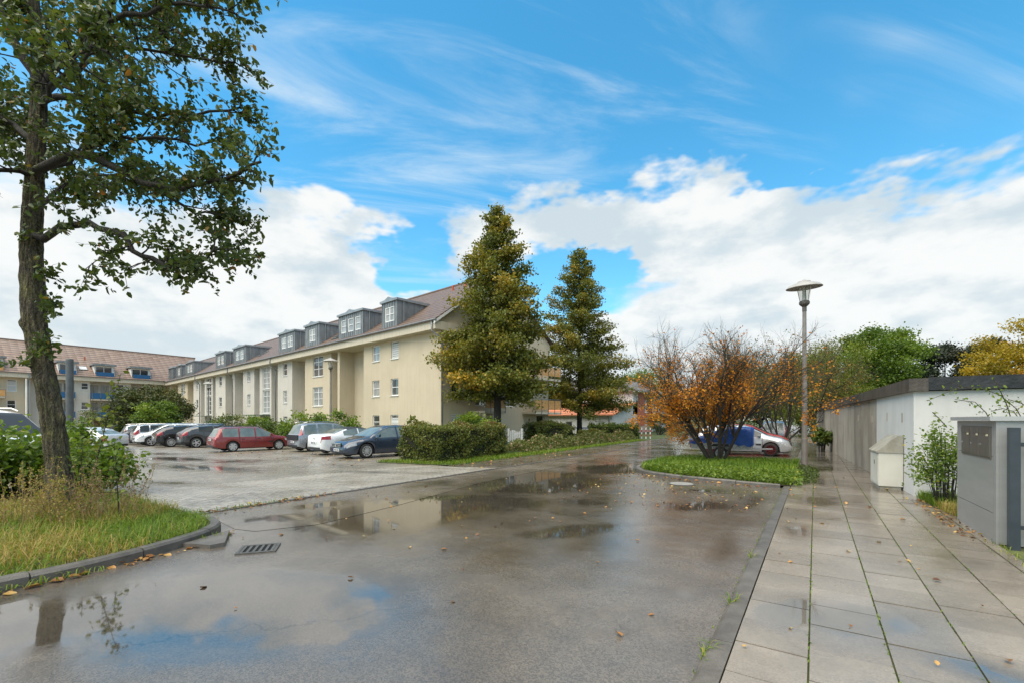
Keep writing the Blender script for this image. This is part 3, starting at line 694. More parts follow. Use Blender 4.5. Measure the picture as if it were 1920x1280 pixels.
w = MB(); w.add([(-12.4, -.55, 2.32), (.35, -.55, 2.32), (.35, 7.4, 3.92), (-12.4, 7.4, 3.92), (-12.4, -.55, 2.2), (.35, -.55, 2.2), (.35, 7.4, 3.8), (-12.4, 7.4, 3.8)], [(0, 1, 2, 3), (7, 6, 5, 4), (0, 4, 5, 1), (1, 5, 6, 2), (2, 6, 7, 3)])
w.build('lean_to_roof', tile_orange, hz)
w = MB(); panel(w, -9, -.02, 2.4, 5.4, 7.2, [(-4.6, -3.4, 3.9, 5.0)]); panel(w, 7.2, 8.9, 2.4, 5.3, .0, [], M=MS); w.build('upper_wall', hs_white, hz)
window(hz, -4.6, -3.4, 3.9, 5.0, 7.2, 1, 1, glass)
w = MB(); panel(w, 8.9, 15.2, 0.9, 5.35, -.02, [(11.9, 13.2, 2.7, 4.4), (11.9, 13.2, 0.95, 2.0)], M=MS); panel(w, -9.5, -9.02, 2.4, 5.0, 3.0); panel(w, -12, -9.5, 3.5, 4.7, 3.2); w.build('red_wall', hs_red, hz)
window(hz, 11.9, 13.2, 2.7, 4.4, -.02, 2, 1, curtain, M=MS); window(hz, 11.9, 13.2, .95, 2.0, -.02, 1, 1, curtain, M=MS, sill=False)
w = MB(); panel(w, 8.9, 15.2, 0, .9, -.025, [], M=MS); w.build('plinth', pm('pink_plinth', (.5, .36, .31), None, rough=.9), hz)
w = MB(); panel(w, 15.2, 24, 0, 5.35, -.015, [(17, 18.6, 2.7, 4.3)], M=MS); w.build('wall', hs_white, hz); window(hz, 17, 18.6, 2.7, 4.3, -.015, 2, 1, glass, M=MS)
w = MB(); w.add([(.6, 6.6, 5.5), (.6, 24.5, 5.5), (-5.5, 24.5, 8.0), (-5.5, 6.6, 8.0), (-11.5, 24.5, 5.5), (-11.5, 6.6, 5.5), (.6, 6.6, 5.36), (.6, 24.5, 5.36), (-11.5, 6.6, 5.36)], [(0, 1, 2, 3), (3, 2, 4, 5), (6, 7, 1, 0), (8, 6, 0, 3, 5)])
w.build('roof', tile_grey, hz)
MB().tube([(-.4, -.58, 2.25), (-.4, -.2, 1.95), (-.4, -.06, 1.7), (-.4, -.06, 0)], .05, 6).build('downpipe', zinc, hz)

# ---------------------------------------------------------------- row of garages beside the pavement
gd = math.atan2(0.67-1.78, 29.01-13.04)            # small turn off the street axis
gar = empty('garage_row', (1.78, 13.04, 0), -gd + 0, 'row of flat garages with bare concrete back walls and white painted end beside the pavement', 'garage')
gar.rotation_euler = (0, 0, -gd)
whitew = pm('white_painted_wall', (0.62, 0.605, 0.575), (0.56, 0.545, 0.515), 1.2, .8, .15, 30, streak=((.50, .49, .46), .3))
conc = pm('stained_bare_concrete', (0.30, 0.262, 0.21), (0.40, 0.358, 0.295), 1.1, .85, .35, 25, streak=((0.17, 0.142, 0.108), .6), sscale=(1.2, 1.2, .3))
conc_lt = pm('pale_concrete', (0.40, 0.355, 0.28), (0.48, 0.435, 0.36), 1.1, .85, .3, 25, streak=((0.22, 0.19, 0.15), .55), sscale=(1.2, 1.2, .3))
bitumen = pm('black_roof_edge', (0.012, 0.012, 0.013), (0.03, 0.03, 0.032), 3, .32, .5, 14, rough2=.55)
brownedge = pm('weathered_brown_roof_edge', (0.04, 0.032, 0.024), (0.075, 0.062, 0.048), 2.5, .5, .4, 20, streak=((.14, .12, .1), .5))
rustm = pm('rust_patch', (0.20, 0.085, 0.035), (0.30, 0.16, 0.08), 9, .8)
ML = Matrix.Rotation(R(-90), 4, 'Z')              # wall looking along -x
w = MB(); w.add([(0, 0, 0), (0, 4.0, 0), (0, 4.0, 2.31), (0, 0, 2.31)], [(0, 3, 2, 1)]); w.add([(0, 0, 0), (6.2, 0, 0), (6.2, 0, 2.33), (0, 0, 2.31)], [(0, 1, 2, 3)]); w.build('end_wall', whitew, gar)
segs = [(4.0, 6.6, conc), (6.6, 8.25, conc), (8.25, 11.0, conc_lt), (11.0, 13.7, conc), (13.7, 16.4, conc), (16.4, 19.1, conc_lt), (19.1, 21.8, conc), (21.8, 24.5, conc)]
for i, (a, b, mt) in enumerate(segs):
    MB().box(.012, .2, a+.012, b-.012, 0, 2.31).build('concrete_panel', mt, gar)
MB().box(.05, 6.2, 4.0, 24.5, 0, 2.28).build('core', conc, gar)
for i, (a, b) in enumerate([(-.12, 4.0), (4.0, 8.25), (8.25, 13.7), (13.7, 19.1), (19.1, 24.6)]):
    MB().box(-.10, .22, a+.006, b-.006, 2.312, 2.585).build('roof_edge', brownedge, gar)
MB().box(.222, 6.3, -.12, .2, 2.33, 2.60).build('roof_edge', bitumen, gar)
MB().box(.1, 6.2, .1, 24.5, 2.285, 2.42).build('roof_slab', bitumen, gar)
for i, (y, z) in enumerate(((4.7, 1.72), (7.3, 1.75), (1.0, 1.75), (2.6, 1.78))):     # filled ventilation slots
    MB().box(-.006, .011, y-.05, y+.05, z-.11, z+.11).build('vent_patch', conc_lt, gar)
# ================================================================ vegetation
CF = (-math.sin(YAW), math.cos(YAW)); CR = (math.cos(YAW), math.sin(YAW))
def at(px, D):
    """ground point D metres ahead of the viewpoint, px = column in the 1920 wide photograph"""
    a = (px - 960) / 853.0 * D
    return (CF[0]*D + CR[0]*a, CF[1]*D + CR[1]*a)
def at3(px, py, D):
    x, y = at(px, D); return (x, y, 1.7 + (786 - py) / 853.0 * D)

def unit(v): return v / np.maximum(np.linalg.norm(v, axis=1, keepdims=True), 1e-9)
def leaf_cloud(name, P, size, tint, mat, parent, up=0.6, simple=False, width=0.62, vdir=None, jit=0.35):
    """one blade of foliage per point: folded oval (two quads) or a plain diamond for far trees"""
    P = np.asarray(P, float); n = len(P)
    N = unit(rng.normal(size=(n, 3)) + np.array([0, 0, up]))
    T = rng.normal(size=(n, 3))
    if vdir is not None: T = T * 0.6 + np.asarray(vdir)
    T = unit(T - (T * N).sum(1, keepdims=True) * N); B = np.cross(N, T)
    s = (np.asarray(size) * (1 + rng.uniform(-jit, jit, n)))[:, None]
    tt = np.clip(np.asarray(tint), 0, 1)
    if simple:
        V = np.stack([P, P + s*(.55*T + width*.5*B) + N*s*.08, P + s*T, P + s*(.55*T - width*.5*B) + N*s*.08], 1).reshape(-1, 3)
        idx = np.arange(n*4); sizes = np.full(n, 4); tv = np.repeat(tt, 4)
    else:
        up_ = N*s*.14
        V = np.stack([P, P + s*(.30*T + width*.46*B) + up_, P + s*(.72*T + width*.36*B) + up_*.8, P + s*T - N*s*.08,
                      P + s*(.72*T - width*.36*B) + up_*.8, P + s*(.30*T - width*.46*B) + up_], 1).reshape(-1, 3)
        b = (np.arange(n)*6)[:, None]
        idx = np.concatenate([b + np.array([0, 1, 2, 3]), b + np.array([0, 3, 4, 5])], 1).ravel(); sizes = np.full(n*2, 4); tv = np.repeat(tt, 6)
    return link(name, np_mesh(name, V, idx, sizes, tv), mat, parent)

def blades(name, P, h, lean, tint, mat, parent=None, w=0.012):
    """bent grass blades"""
    P = np.asarray(P, float); n = len(P); h = np.asarray(h)[:, None]
    az = rng.uniform(0, 2*np.pi, n); D = np.stack([np.cos(az), np.sin(az), np.zeros(n)], 1); Sd = np.stack([-np.sin(az), np.cos(az), np.zeros(n)], 1)
    ln = (np.asarray(lean) * rng.uniform(.3, 1.3, n))[:, None]; Z = np.array([0, 0, 1.0])
    m = P + D*h*ln*.35 + Z*h*.6; tp = P + D*h*ln + Z*h*(1 - .35*ln)
    V = np.stack([P - Sd*w/2, P + Sd*w/2, m + Sd*w*.4, m - Sd*w*.4, tp], 1).reshape(-1, 3)
    b = (np.arange(n)*5)[:, None]
    idx = np.concatenate([b + np.array([0, 1, 2, 3]), b + np.array([3, 2, 4])], 1).ravel()
    sizes = np.tile([4, 3], n)
    return link(name, np_mesh(name, V, idx, sizes, np.repeat(np.clip(tint, 0, 1), 5)), mat, parent)

def rot_about(d, ang, az):
    """unit vector at angle ang from d, spun by az"""
    d = Vector(d).normalized(); a = d.orthogonal().normalized(); b = d.cross(a)
    return (d*math.cos(ang) + (a*math.cos(az) + b*math.sin(az))*math.sin(ang)).normalized()
def wander(p, d, L, n, wig, grav=0.0):
    pts = [Vector(p)]; d = Vector(d).normalized()
    for i in range(n):
        d = (d + Vector((random.gauss(0, wig), random.gauss(0, wig), random.gauss(0, wig) + grav))).normalized()
        pts.append(pts[-1] + d * (L / n))
    return pts

def bark_mat(name, c1, c2, scale=14, bump=1.0, green=None, dist=.02):
    """furrowed bark: long ridges of stretched noise broken by short cross cracks"""
    m = bpy.data.materials.new(name); m.use_nodes = True; MATS[name] = m
    t = NT(m.node_tree); tc = t.n('ShaderNodeTexCoord').outputs['Object']
    mp = t.n('ShaderNodeMapping'); mp.inputs['Scale'].default_value = (1, 1, .22); t.l(tc, mp.inputs[0])
    n1 = t.noise(mp.outputs[0], scale*1.5, 6, .62, .8)
    ridge = t.m('MULTIPLY', t.m('ABSOLUTE', t.m('SUBTRACT', n1, .5)), 7.0, clamp=True)
    n2 = t.noise(tc, scale*3.0, 5, .65, .3)
    h = t.m('ADD', t.m('MULTIPLY', ridge, .65), t.m('MULTIPLY', t.ss(n2, .35, .62), .35))
    col = t.mix(h, c1, c2)
    if green: col = t.mix(t.m('MULTIPLY', t.ss(t.noise(tc, 3.4, 6, .7), .40, .62), t.m('MULTIPLY', h, .8)), col, green)
    p = t.n('ShaderNodeBsdfPrincipled'); t.l(col, p.inputs['Base Color']); p.inputs['Roughness'].default_value = .9
    bn = t.n('ShaderNodeBump'); bn.inputs['Strength'].default_value = bump; bn.inputs['Distance'].default_value = dist
    t.l(h, bn.inputs['Height']); t.l(bn.outputs[0], p.inputs['Normal'])
    o = t.n('ShaderNodeOutputMaterial'); t.l(p.outputs[0], o.inputs[0]); return m
bark = bark_mat('mossy_bark', (0.028, 0.021, 0.013), (0.30, 0.25, 0.165), 11, 1.0, (0.235, 0.225, 0.055), .07)
bark_dark = bark_mat('dark_bark', (0.022, 0.018, 0.014), (0.065, 0.055, 0.042), 12, .8)
bark_twig = bark_mat('twig_bark', (0.045, 0.036, 0.026), (0.095, 0.078, 0.055), 12, .4, (0.075, 0.085, 0.03))

# leaf colours: green foliage turning at the autumn end of each ramp
LM_front = leaf_mat('pear_leaves', [(0, (0.036, 0.056, 0.014)), (.45, (0.080, 0.112, 0.026)), (.85, (0.145, 0.172, 0.040)), (.95, (0.26, 0.16, 0.03)), (1, (0.30, 0.12, 0.025))], .32, .42)
LM_lime = leaf_mat('lime_leaves', [(0, (0.060, 0.078, 0.014)), (.35, (0.130, 0.146, 0.024)), (.62, (0.225, 0.200, 0.030)), (.82, (0.35, 0.24, 0.030)), (1, (0.54, 0.32, 0.03))], .30, .5)
LM_orange = leaf_mat('orange_leaves', [(0, (0.26, 0.085, 0.02)), (.4, (0.56, 0.20, 0.02)), (.8, (0.74, 0.32, 0.025)), (1, (0.78, 0.42, 0.045))], .38, .5)
LM_green = leaf_mat('green_leaves', [(0, (0.032, 0.052, 0.011)), (.5, (0.082, 0.122, 0.020)), (.9, (0.160, 0.195, 0.030)), (1, (0.26, 0.20, 0.03))], .32, .45)
LM_fresh = leaf_mat('fresh_green_leaves', [(0, (0.050, 0.088, 0.012)), (.5, (0.125, 0.195, 0.024)), (.9, (0.255, 0.315, 0.040)), (1, (0.42, 0.34, 0.04))], .38, .42)
LM_dark = leaf_mat('dark_conifer_leaves', [(0, (0.016, 0.028, 0.016)), (.6, (0.035, 0.046, 0.026)), (1, (0.075, 0.062, 0.034))], .15, .6)
LM_yellow = leaf_mat('yellow_leaves', [(0, (0.105, 0.095, 0.012)), (.4, (0.30, 0.22, 0.016)), (.8, (0.52, 0.35, 0.02)), (1, (0.45, 0.19, 0.03))], .35, .5)
LM_hedge = leaf_mat('hedge_leaves', [(0, (0.048, 0.066, 0.014)), (.5, (0.110, 0.134, 0.027)), (.8, (0.20, 0.208, 0.042)), (.93, (0.21, 0.13, 0.038)), (1, (0.14, 0.045, 0.028))], .28, .5)
LM_grass = leaf_mat('grass_blades', [(0, (0.065, 0.125, 0.012)), (.4, (0.145, 0.245, 0.018)), (.6, (0.22, 0.27, 0.03)), (.8, (0.37, 0.27, 0.08)), (1, (0.46, 0.31, 0.12))], .35, .6)
LM_willow = leaf_mat('willow_leaves', [(0, (0.065, 0.092, 0.014)), (.5, (0.140, 0.170, 0.024)), (1, (0.29, 0.28, 0.034))], .35, .5)
LM_rose = leaf_mat('rose_bed_leaves', [(0, (0.055, 0.072, 0.018)), (.55, (0.130, 0.148, 0.036)), (.85, (0.20, 0.18, 0.06)), (.93, (0.34, 0.19, 0.13)), (1, (0.46, 0.27, 0.22))], .3, .5)

# ---------------------------------------------------------------- the leaning tree on the left island
def front_tree():
    b = Vector((-11.17, 2.30, 0))
    t = empty('broadleaf_tree', b, 0, 'tall mossy barked tree leaning over the left grass island, crown reaching out of the picture', 'tree')
    tr = MB()
    trunk = [Vector(at3(px, py, 8.1)) - b for px, py in ((119, 985), (116, 940), (107, 860), (92, 740), (75, 655), (62, 565), (59, 455), (66, 330), (73, 200), (72, 100), (62, 0), (55, -130), (60, -300))]
    rad = [.25, .185, .155, .145, .145, .155, .138, .115, .10, .09, .075, .05, .02]
    # resample the trunk finely and roughen it
    def cat(P, k):
        out = []
        for i in range(len(P)-1):
            p0, p1, p2, p3 = P[max(i-1, 0)], P[i], P[i+1], P[min(i+2, len(P)-1)]
            for q in range(k):
                u = q/k; out.append(.5*((2*p1) + (p2-p0)*u + (2*p0-5*p1+4*p2-p3)*u*u + (3*p1-p0-3*p2+p3)*u**3))
        return out + [P[-1]]
    KR = 26; tp = cat(trunk, KR); ra = [rad[min(int(i/KR), 12)]*(1-(i % KR)/KR) + rad[min(int(i/KR)+1, 12)]*((i % KR)/KR) for i in range(len(tp))]
    n = 84; vs = []
    ph = [random.uniform(0, 6.28) for _ in range(9)]
    knots = [(2.35, 5.6, .06), (3.35, 4.9, .075), (3.75, 1.0, .06), (1.75, .6, .055), (4.5, .3, .08), (.7, 4.2, .05), (2.9, 5.4, .05)]
    for i, p in enumerate(tp):
        for k in range(n):
            w = 2*math.pi*k/n
            r = ra[i]*(1 + .05*math.sin(3*w + ph[0] + p.z*1.7) + .04*math.sin(7*w + ph[1] - p.z*2.3) + .035*math.sin(13*w + ph[2] + p.z*5)  + random.uniform(-.006, .006))
            nv = Vector((math.cos(w)*2.6, math.sin(w)*2.6, p.z*1.5)); r += .030*(.5 - abs(mnoise.noise(nv*1.25))*1.6) + .010*mnoise.noise(nv*Vector((5, 5, 9)).x)
            for (kz, ka, kh) in knots:
                da = (w - ka + math.pi) % (2*math.pi) - math.pi
                r += kh*.75*math.exp(-((p.z-kz)/.11)**2 - (da/.42)**2)
            vs.append((p.x + r*math.cos(w), p.y + r*math.sin(w), p.z))
    tr.add(vs, [(i*n+k, i*n+(k+1) % n, (i+1)*n+(k+1) % n, (i+1)*n+k) for i in range(len(tp)-1) for k in range(n)])
    tr.build('trunk', bark, t, True)
    br = MB(); LP = []; LT = []
    def twig(p, d, L, r):
        pts = wander(p, d, L, 4, .16, -.02); br.tube(pts, [r, r*.8, r*.6, r*.4, r*.25], 4, cap=False)
        m = max(6, int(L*27))
        for k in range(m):
            u = random.uniform(.12, 1)*4; i = min(int(u), 3); q = pts[i].lerp(pts[i+1], u-i)
            LP.append(q + Vector((random.gauss(0, .035), random.gauss(0, .035), random.gauss(0, .03)))); LT.append(d)
    def limb(pts, r0):
        k = len(pts); r0 *= .72; br.tube(pts, [(r0*(1-.8*i/(k-1)) + .006)*(.6 if i == 0 else 1) for i in range(k)], 8, cap=False)
        tot = sum((pts[i+1]-pts[i]).length for i in range(k-1)); m = int(tot*5.6)
        for j in range(m):
            u = random.uniform(.13, 1.0)**.85*(k-1); i = min(int(u), k-2); p = pts[i].lerp(pts[i+1], u-i); d = (pts[i+1]-pts[i]).normalized()
            f = u/(k-1); L = random.uniform(.4, 1.05)*(1.1 - .5*f)
            dd = rot_about(d, R(random.uniform(25, 75)), random.uniform(0, 6.28)); dd.z += .10
            if dd.z < 0: dd.z *= .35
            sp = wander(p, dd, L, 4, .18, .0); br.tube(sp, [.016, .013, .010, .008, .005], 5, cap=False)
            for q in range(int(4 + L*5.5)):
                uu = random.uniform(.15, 1)*4; ii = min(int(uu), 3)
                twig(sp[ii].lerp(sp[ii+1], uu-ii), rot_about(sp[ii+1]-sp[ii], R(random.uniform(20, 70)), random.uniform(0, 6.28)), random.uniform(.22, .55), .006)
    def P3(px, py, D): return Vector(at3(px, py, D)) - b
    limbs = [([P3(60, 452, 8.05), P3(100, 437, 8.0), P3(165, 418, 7.9), P3(225, 445, 7.75), P3(270, 480, 7.7), P3(310, 500, 7.6), P3(360, 495, 7.6), P3(420, 468, 7.6)], .085),
             ([P3(68, 330, 8.0), P3(110, 305, 7.9), P3(155, 293, 7.8), P3(215, 315, 7.7), P3(270, 345, 7.6), P3(340, 352, 7.5), P3(420, 335, 7.5), P3(485, 300, 7.5)], .10),
             ([P3(72, 330, 8.1), P3(150, 293, 8.2), P3(230, 318, 8.4), P3(320, 372, 8.6), P3(385, 400, 8.8), P3(435, 405, 8.9)], .06),
             ([P3(78, 190, 8.0), P3(125, 182, 8.0), P3(180, 190, 8.1), P3(260, 215, 8.2), P3(360, 215, 8.3), P3(455, 205, 8.4)], .075),
             ([P3(75, 170, 8.1), P3(120, 110, 8.1), P3(180, 50, 8.0), P3(230, -30, 7.9), P3(270, -110, 7.8)], .10),
             ([P3(70, 160, 8.0), P3(30, 80, 8.0), P3(5, 0, 8.0), P3(-20, -100, 8.1)], .11),
             ([P3(120, 110, 8.1), P3(210, 90, 8.3), P3(320, 100, 8.5), P3(450, 120, 8.7)], .05),
             ([P3(180, 50, 8.0), P3(270, 20, 7.8), P3(345, 10, 7.6), P3(435, 20, 7.4)], .05),
             ([P3(70, 270, 8.1), P3(20, 230, 8.3), P3(-50, 210, 8.5), P3(-140, 220, 8.8)], .07),
             ([P3(66, 330, 8.1), P3(20, 320, 7.8), P3(-40, 330, 7.5), P3(-120, 330, 7.2)], .06),
             ([P3(70, 390, 8.3), P3(120, 350, 9.0), P3(190, 330, 9.8), P3(280, 330, 10.6)], .06),
             ([P3(75, 200, 8.1), P3(110, 150, 7.4), P3(150, 110, 6.7), P3(190, 80, 6.0)], .05),
             ([P3(75, 190, 8.2), P3(140, 130, 9.0), P3(220, 90, 9.8), P3(330, 60, 10.6)], .06),
             ([P3(72, 330, 8.0), P3(60, 260, 9.0), P3(20, 200, 10)], .05),
             ([P3(230, -30, 7.9), P3(330, -60, 7.8), P3(430, -60, 7.7)], .05), ([P3(150, 293, 7.8), P3(220, 260, 7.9), P3(330, 265, 8.0), P3(420, 265, 8.2)], .05),
             ([P3(5, 0, 8.0), P3(60, -60, 8.2), P3(140, -120, 8.4)], .06)]
    for pts, r0 in limbs:
        pp = cat(pts, 3); pp = [pp[0]] + [q + Vector((random.gauss(0, .03), random.gauss(0, .03), random.gauss(0, .03))) for q in pp[1:]]
        limb(pp, r0)
    for (px, py, D, nn) in ((105, 500, 7.9, 10), (110, 560, 7.9, 10), (95, 640, 7.85, 6), (110, 650, 7.85, 5), (60, 430, 7.9, 3)):   # shoots from the trunk
        for q in range(nn): twig(P3(px-22, py+20, D), Vector((CR[0]*random.uniform(.2, 1), CR[1]*random.uniform(.2, 1) - .3, random.uniform(-.2, 1.1))), random.uniform(.2, .45), .006)
    for q in range(3): twig(P3(60, 690, 7.85), Vector((-CR[0], -CR[1], random.uniform(.5, 1.4))), .5, .006)
    br.build('branch', bark_dark, t, True)
    P = np.array([tuple(p) for p in LP]); n_ = len(P)
    clump = np.sin(P[:, 0]*2.1 + P[:, 2]*1.7) * np.cos(P[:, 1]*1.9 - P[:, 2]*1.1)
    tint = .42 + .16*clump + rng.normal(0, .15, n_); tint = np.minimum(tint, .85)
    aut = rng.random(n_) < .03; tint[aut] = rng.uniform(.9, 1, aut.sum())
    leaf_cloud('leaves', P, .098, tint, LM_front, t, up=.45, vdir=(0, 0, -.35))
    return n_
print('front leaves', front_tree())

# ---------------------------------------------------------------- conical limes
def lime(px, D, H, Rm, label, seed, zmin=2.4, lean=0.0, n_l=72000, gr=.34):
    random.seed(seed); x, y = at(px, D)
    t = empty('lime_tree', (x, y, 0), 0, label, 'tree', 'conical limes beside the street')
    MB().tube([(0, 0, -.1), (.03, 0, 1), (0, .05, 3), (.05, 0, H*.4), (0, .04, H*.7), (0, 0, H*.98)], [.34, .27, .24, .19, .11, .02], 10).build('trunk', bark_dark, t, True)
    br = MB(); P = []; T = []
    nb = 190
    for i in range(nb):
        f = (i + random.random())/nb; z = zmin + .6 + (H-.8-zmin)*f**1.05
        prof = (1 - f)**.72 * (0.62 + 0.38*min(1, f/.16)) + .06
        L = Rm * prof * random.choice([random.uniform(.68, .95), random.uniform(.95, 1.26)])
        az = i*2.399 + random.uniform(-.5, .5)
        d = Vector((math.cos(az), math.sin(az), .55 - .30*(1-f) + random.uniform(-.1, .15)))
        pts = wander((0, 0, z - .25*L), d, L*1.05, 6, .07, -.05 if f < .6 else -.01)
        br.tube(pts, [.05*(1-f*.6), .042, .034, .026, .018, .012, .005], 4, cap=False)
        w = L**1.35 + .25
        m = max(10, int(w * 74)); tone = random.gauss(.02, .13)
        side = random.random()
        for k in range(m):
            u = random.uniform(.22, 1.04)**.75*6; ii = min(int(u), 5); p = pts[ii].lerp(pts[ii+1], min(u-ii, 1.15))
            sg = .11 + .175*L/Rm*2*(1 - abs(u/6 - .62))
            P.append((p.x + random.gauss(0, sg), p.y + random.gauss(0, sg), p.z + random.gauss(-.06, sg*.62)))
            T.append(gr + tone + .16*(u/6) + (.08 if f > .5 else .0)*0 + random.gauss(0, .12))
    P = np.array(P); T = np.array(T)
    if len(P) > n_l: k = rng.choice(len(P), n_l, False); P, T = P[k], T[k]
    # autumn patches low on the crown
    for c in range(9):
        q = P[rng.integers(len(P))]; d2 = ((P-q)**2).sum(1); T += .40*np.exp(-d2/.5)*(q[2] < H*.6)
    br.build('branch', bark_dark, t)
    leaf_cloud('leaves', P, .175, T, LM_lime, t, up=.7, simple=True, width=.8)
    return len(P)
print('lime', lime(932, 31.0, 16.4, 3.85, 'taller conical lime with yellowing leaves beside the cream gable', 3, 3.1, gr=.30),
      lime(1086, 45.0, 18.6, 4.9, 'shorter looking conical lime in front of the white house', 5, 2.6, gr=.29, n_l=85000))

# ---------------------------------------------------------------- fan shaped bare branched trees with orange leaves
def fan_tree(x, y, H, Rm, label, seed, nst, ntw, nleaf, lowleaf, leafmat, group='orange leaved trees between the parking bays', spread=1.0, bm=None, leafsz=.085, LF=.46):
    random.seed(seed)
    t = empty('ornamental_tree', (x, y, 0), 0, label, 'tree', group)
    st = MB(); tw = MB(); tips = []
    def grow(p, d, L, r, lev):
        k = 5; pts = wander(p, d, L, k, .09 if lev < 2 else .13, .024)
        (st if lev < 2 else tw).tube(pts, [r*(1-.55*i/k) for i in range(k+1)], 6 if lev < 2 else 3, cap=False)
        if lev >= 4: tips.append(pts); return
        m = (5, 5, 6, 5)[lev]
        for j in range(m):
            u = random.uniform(.28, 1)*k; i = min(int(u), k-1)
            dd = rot_about(pts[i+1]-pts[i], R(random.uniform(14, 42)), random.uniform(0, 6.28)); dd.z += .06
            grow(pts[i].lerp(pts[i+1], u-i), dd, L*random.uniform(.48, .72), r*.50, lev+1)
        tips.append(pts)
    for q in range(nst):
        az = q*6.283/nst + random.uniform(-.3, .3)
        a = random.uniform(.42, 1.15)*spread
        grow((math.cos(az)*.16, math.sin(az)*.16, -.05), (math.cos(az)*a, math.sin(az)*a, 1.0), H*LF*random.uniform(.85, 1.1), .062, 0)
    st.build('trunk', bm or bark_dark, t, True); tw.build('twigs', bark_twig, t)
    P = []; T = []
    while len(P) < nleaf:
        pts = random.choice(tips); q = random.choice(pts)
        if random.random() > math.exp(-max(0, q.z - lowleaf*.62)/(lowleaf*.36)) * (1 if q.z > .75 else .25): continue
        for c in range(random.randint(1, 5)):
            P.append((q.x + random.gauss(0, .09), q.y + random.gauss(0, .09), q.z + random.gauss(-.03, .08))); T.append(.55 + random.gauss(0, .2) - .18*max(0, q.z-2.2)/2)
    leaf_cloud('leaves', P, leafsz, T, leafmat, t, up=.5, width=.7)
fan_tree(-3.16, 18.9, 5.7, 3.2, 'bare branched shrubby tree with orange leaves on the right grass island', 11, 12, 0, 17000, 2.9, LM_orange, leafsz=.072, LF=.455, spread=.74)
fan_tree(*at(1462, 29), 8.6, 3.0, 'olive and rust coloured thinly leaved tree behind the silver car', 14, 7, 0, 11000, 8.5, leaf_mat('rust_leaves', [(0, (0.09, 0.085, 0.018)), (.5, (0.20, 0.155, 0.028)), (.8, (0.36, 0.19, 0.03)), (1, (0.50, 0.24, 0.03))], .35), spread=.72)
fan_tree(*at(1236, 52), 7.6, 3.0, 'golden leaved tree beside the red house wall', 15, 6, 0, 4200, 6.5, MATS['yellow_leaves'])

# ---------------------------------------------------------------- round or irregular leafy crowns
def crown_tree(px, D, H, rx, z0, label, mat, seed, n=9000, leaf=.3, trunk=.2, cat_='tree', group='trees beyond the garages', name='leafy_tree', ncl=60, tone=.45, flat=1.0, hang=False, xy=None, sparse=1.0):
    r2 = np.random.default_rng(seed); random.seed(seed)
    x, y = xy if xy else at(px, D)
    t = empty(name, (x, y, 0), 0, label, cat_, group)
    tr = MB(); tr.tube([(0, 0, -.1), (.05, .03, z0*.5), (0, .06, z0), (.05, 0, z0+(H-z0)*.55)], [trunk*1.25, trunk, trunk*.85, trunk*.35], 8)
    cz = (H+z0)/2; rz = (H-z0)/2
    C = []
    for i in range(ncl):
        v = r2.normal(size=3); v /= np.linalg.norm(v); rad = r2.uniform(.45, 1.0)**.6
        k = 1 + (.22 if sparse >= 1 else .05)*math.sin(3*v[0]+seed) * math.cos(2*v[1]+seed*2)
        c = np.array([v[0]*rx*rad*k, v[1]*rx*rad*k, cz + v[2]*rz*rad*flat]); C.append(c)
        if i % 2 == 0: tr.tube([(0, .03, z0*.9), tuple(c*[.5, .5, .6] + [0, 0, z0*.35]), tuple(c*.92)], [trunk*.32, trunk*.2, .02], 4, cap=False)
    tr.build('trunk', bark_dark, t, True)
    if leaf > .28: n = int(n*2.0); leaf *= .66
    C = np.array(C); k = r2.integers(0, ncl, n); sg = rx*.155*sparse
    off = r2.normal(size=(n, 3))*sg*np.array([1, 1, .62])
    if hang: off[:, 2] -= np.abs(r2.normal(size=n))*rz*.30
    P = C[k] + off; P[:, 2] = np.maximum(P[:, 2], .15)
    ct = r2.normal(0, .19, ncl)
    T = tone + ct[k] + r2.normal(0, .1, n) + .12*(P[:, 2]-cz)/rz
    leaf_cloud('leaves', P, leaf, T, mat, t, up=.6, simple=True, width=.75 if not hang else .35, vdir=(0, 0, -1.6) if hang else None)
    return t
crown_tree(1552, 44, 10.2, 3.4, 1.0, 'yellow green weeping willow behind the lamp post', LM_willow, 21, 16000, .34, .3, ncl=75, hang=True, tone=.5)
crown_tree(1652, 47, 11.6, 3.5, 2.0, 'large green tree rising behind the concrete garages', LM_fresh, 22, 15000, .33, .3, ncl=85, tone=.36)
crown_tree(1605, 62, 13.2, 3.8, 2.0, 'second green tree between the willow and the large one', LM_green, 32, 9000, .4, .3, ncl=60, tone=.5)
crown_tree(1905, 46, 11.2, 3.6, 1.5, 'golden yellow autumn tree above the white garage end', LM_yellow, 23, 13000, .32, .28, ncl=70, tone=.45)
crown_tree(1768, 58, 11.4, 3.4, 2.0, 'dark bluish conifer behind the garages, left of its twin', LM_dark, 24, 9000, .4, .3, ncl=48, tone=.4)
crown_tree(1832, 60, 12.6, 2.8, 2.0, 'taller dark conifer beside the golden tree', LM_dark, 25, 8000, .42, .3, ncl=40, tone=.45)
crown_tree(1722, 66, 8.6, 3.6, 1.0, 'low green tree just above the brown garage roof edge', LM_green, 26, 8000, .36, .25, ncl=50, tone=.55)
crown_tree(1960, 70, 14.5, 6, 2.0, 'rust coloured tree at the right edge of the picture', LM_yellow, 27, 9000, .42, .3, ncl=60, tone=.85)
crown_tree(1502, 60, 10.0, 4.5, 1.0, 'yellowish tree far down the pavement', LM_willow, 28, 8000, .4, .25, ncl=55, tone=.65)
crown_tree(1425, 75, 10.4, 6.0, 1.0, 'green tree far down the street behind the olive and rust one', LM_green, 29, 8000, .45, .25, ncl=55, tone=.5)
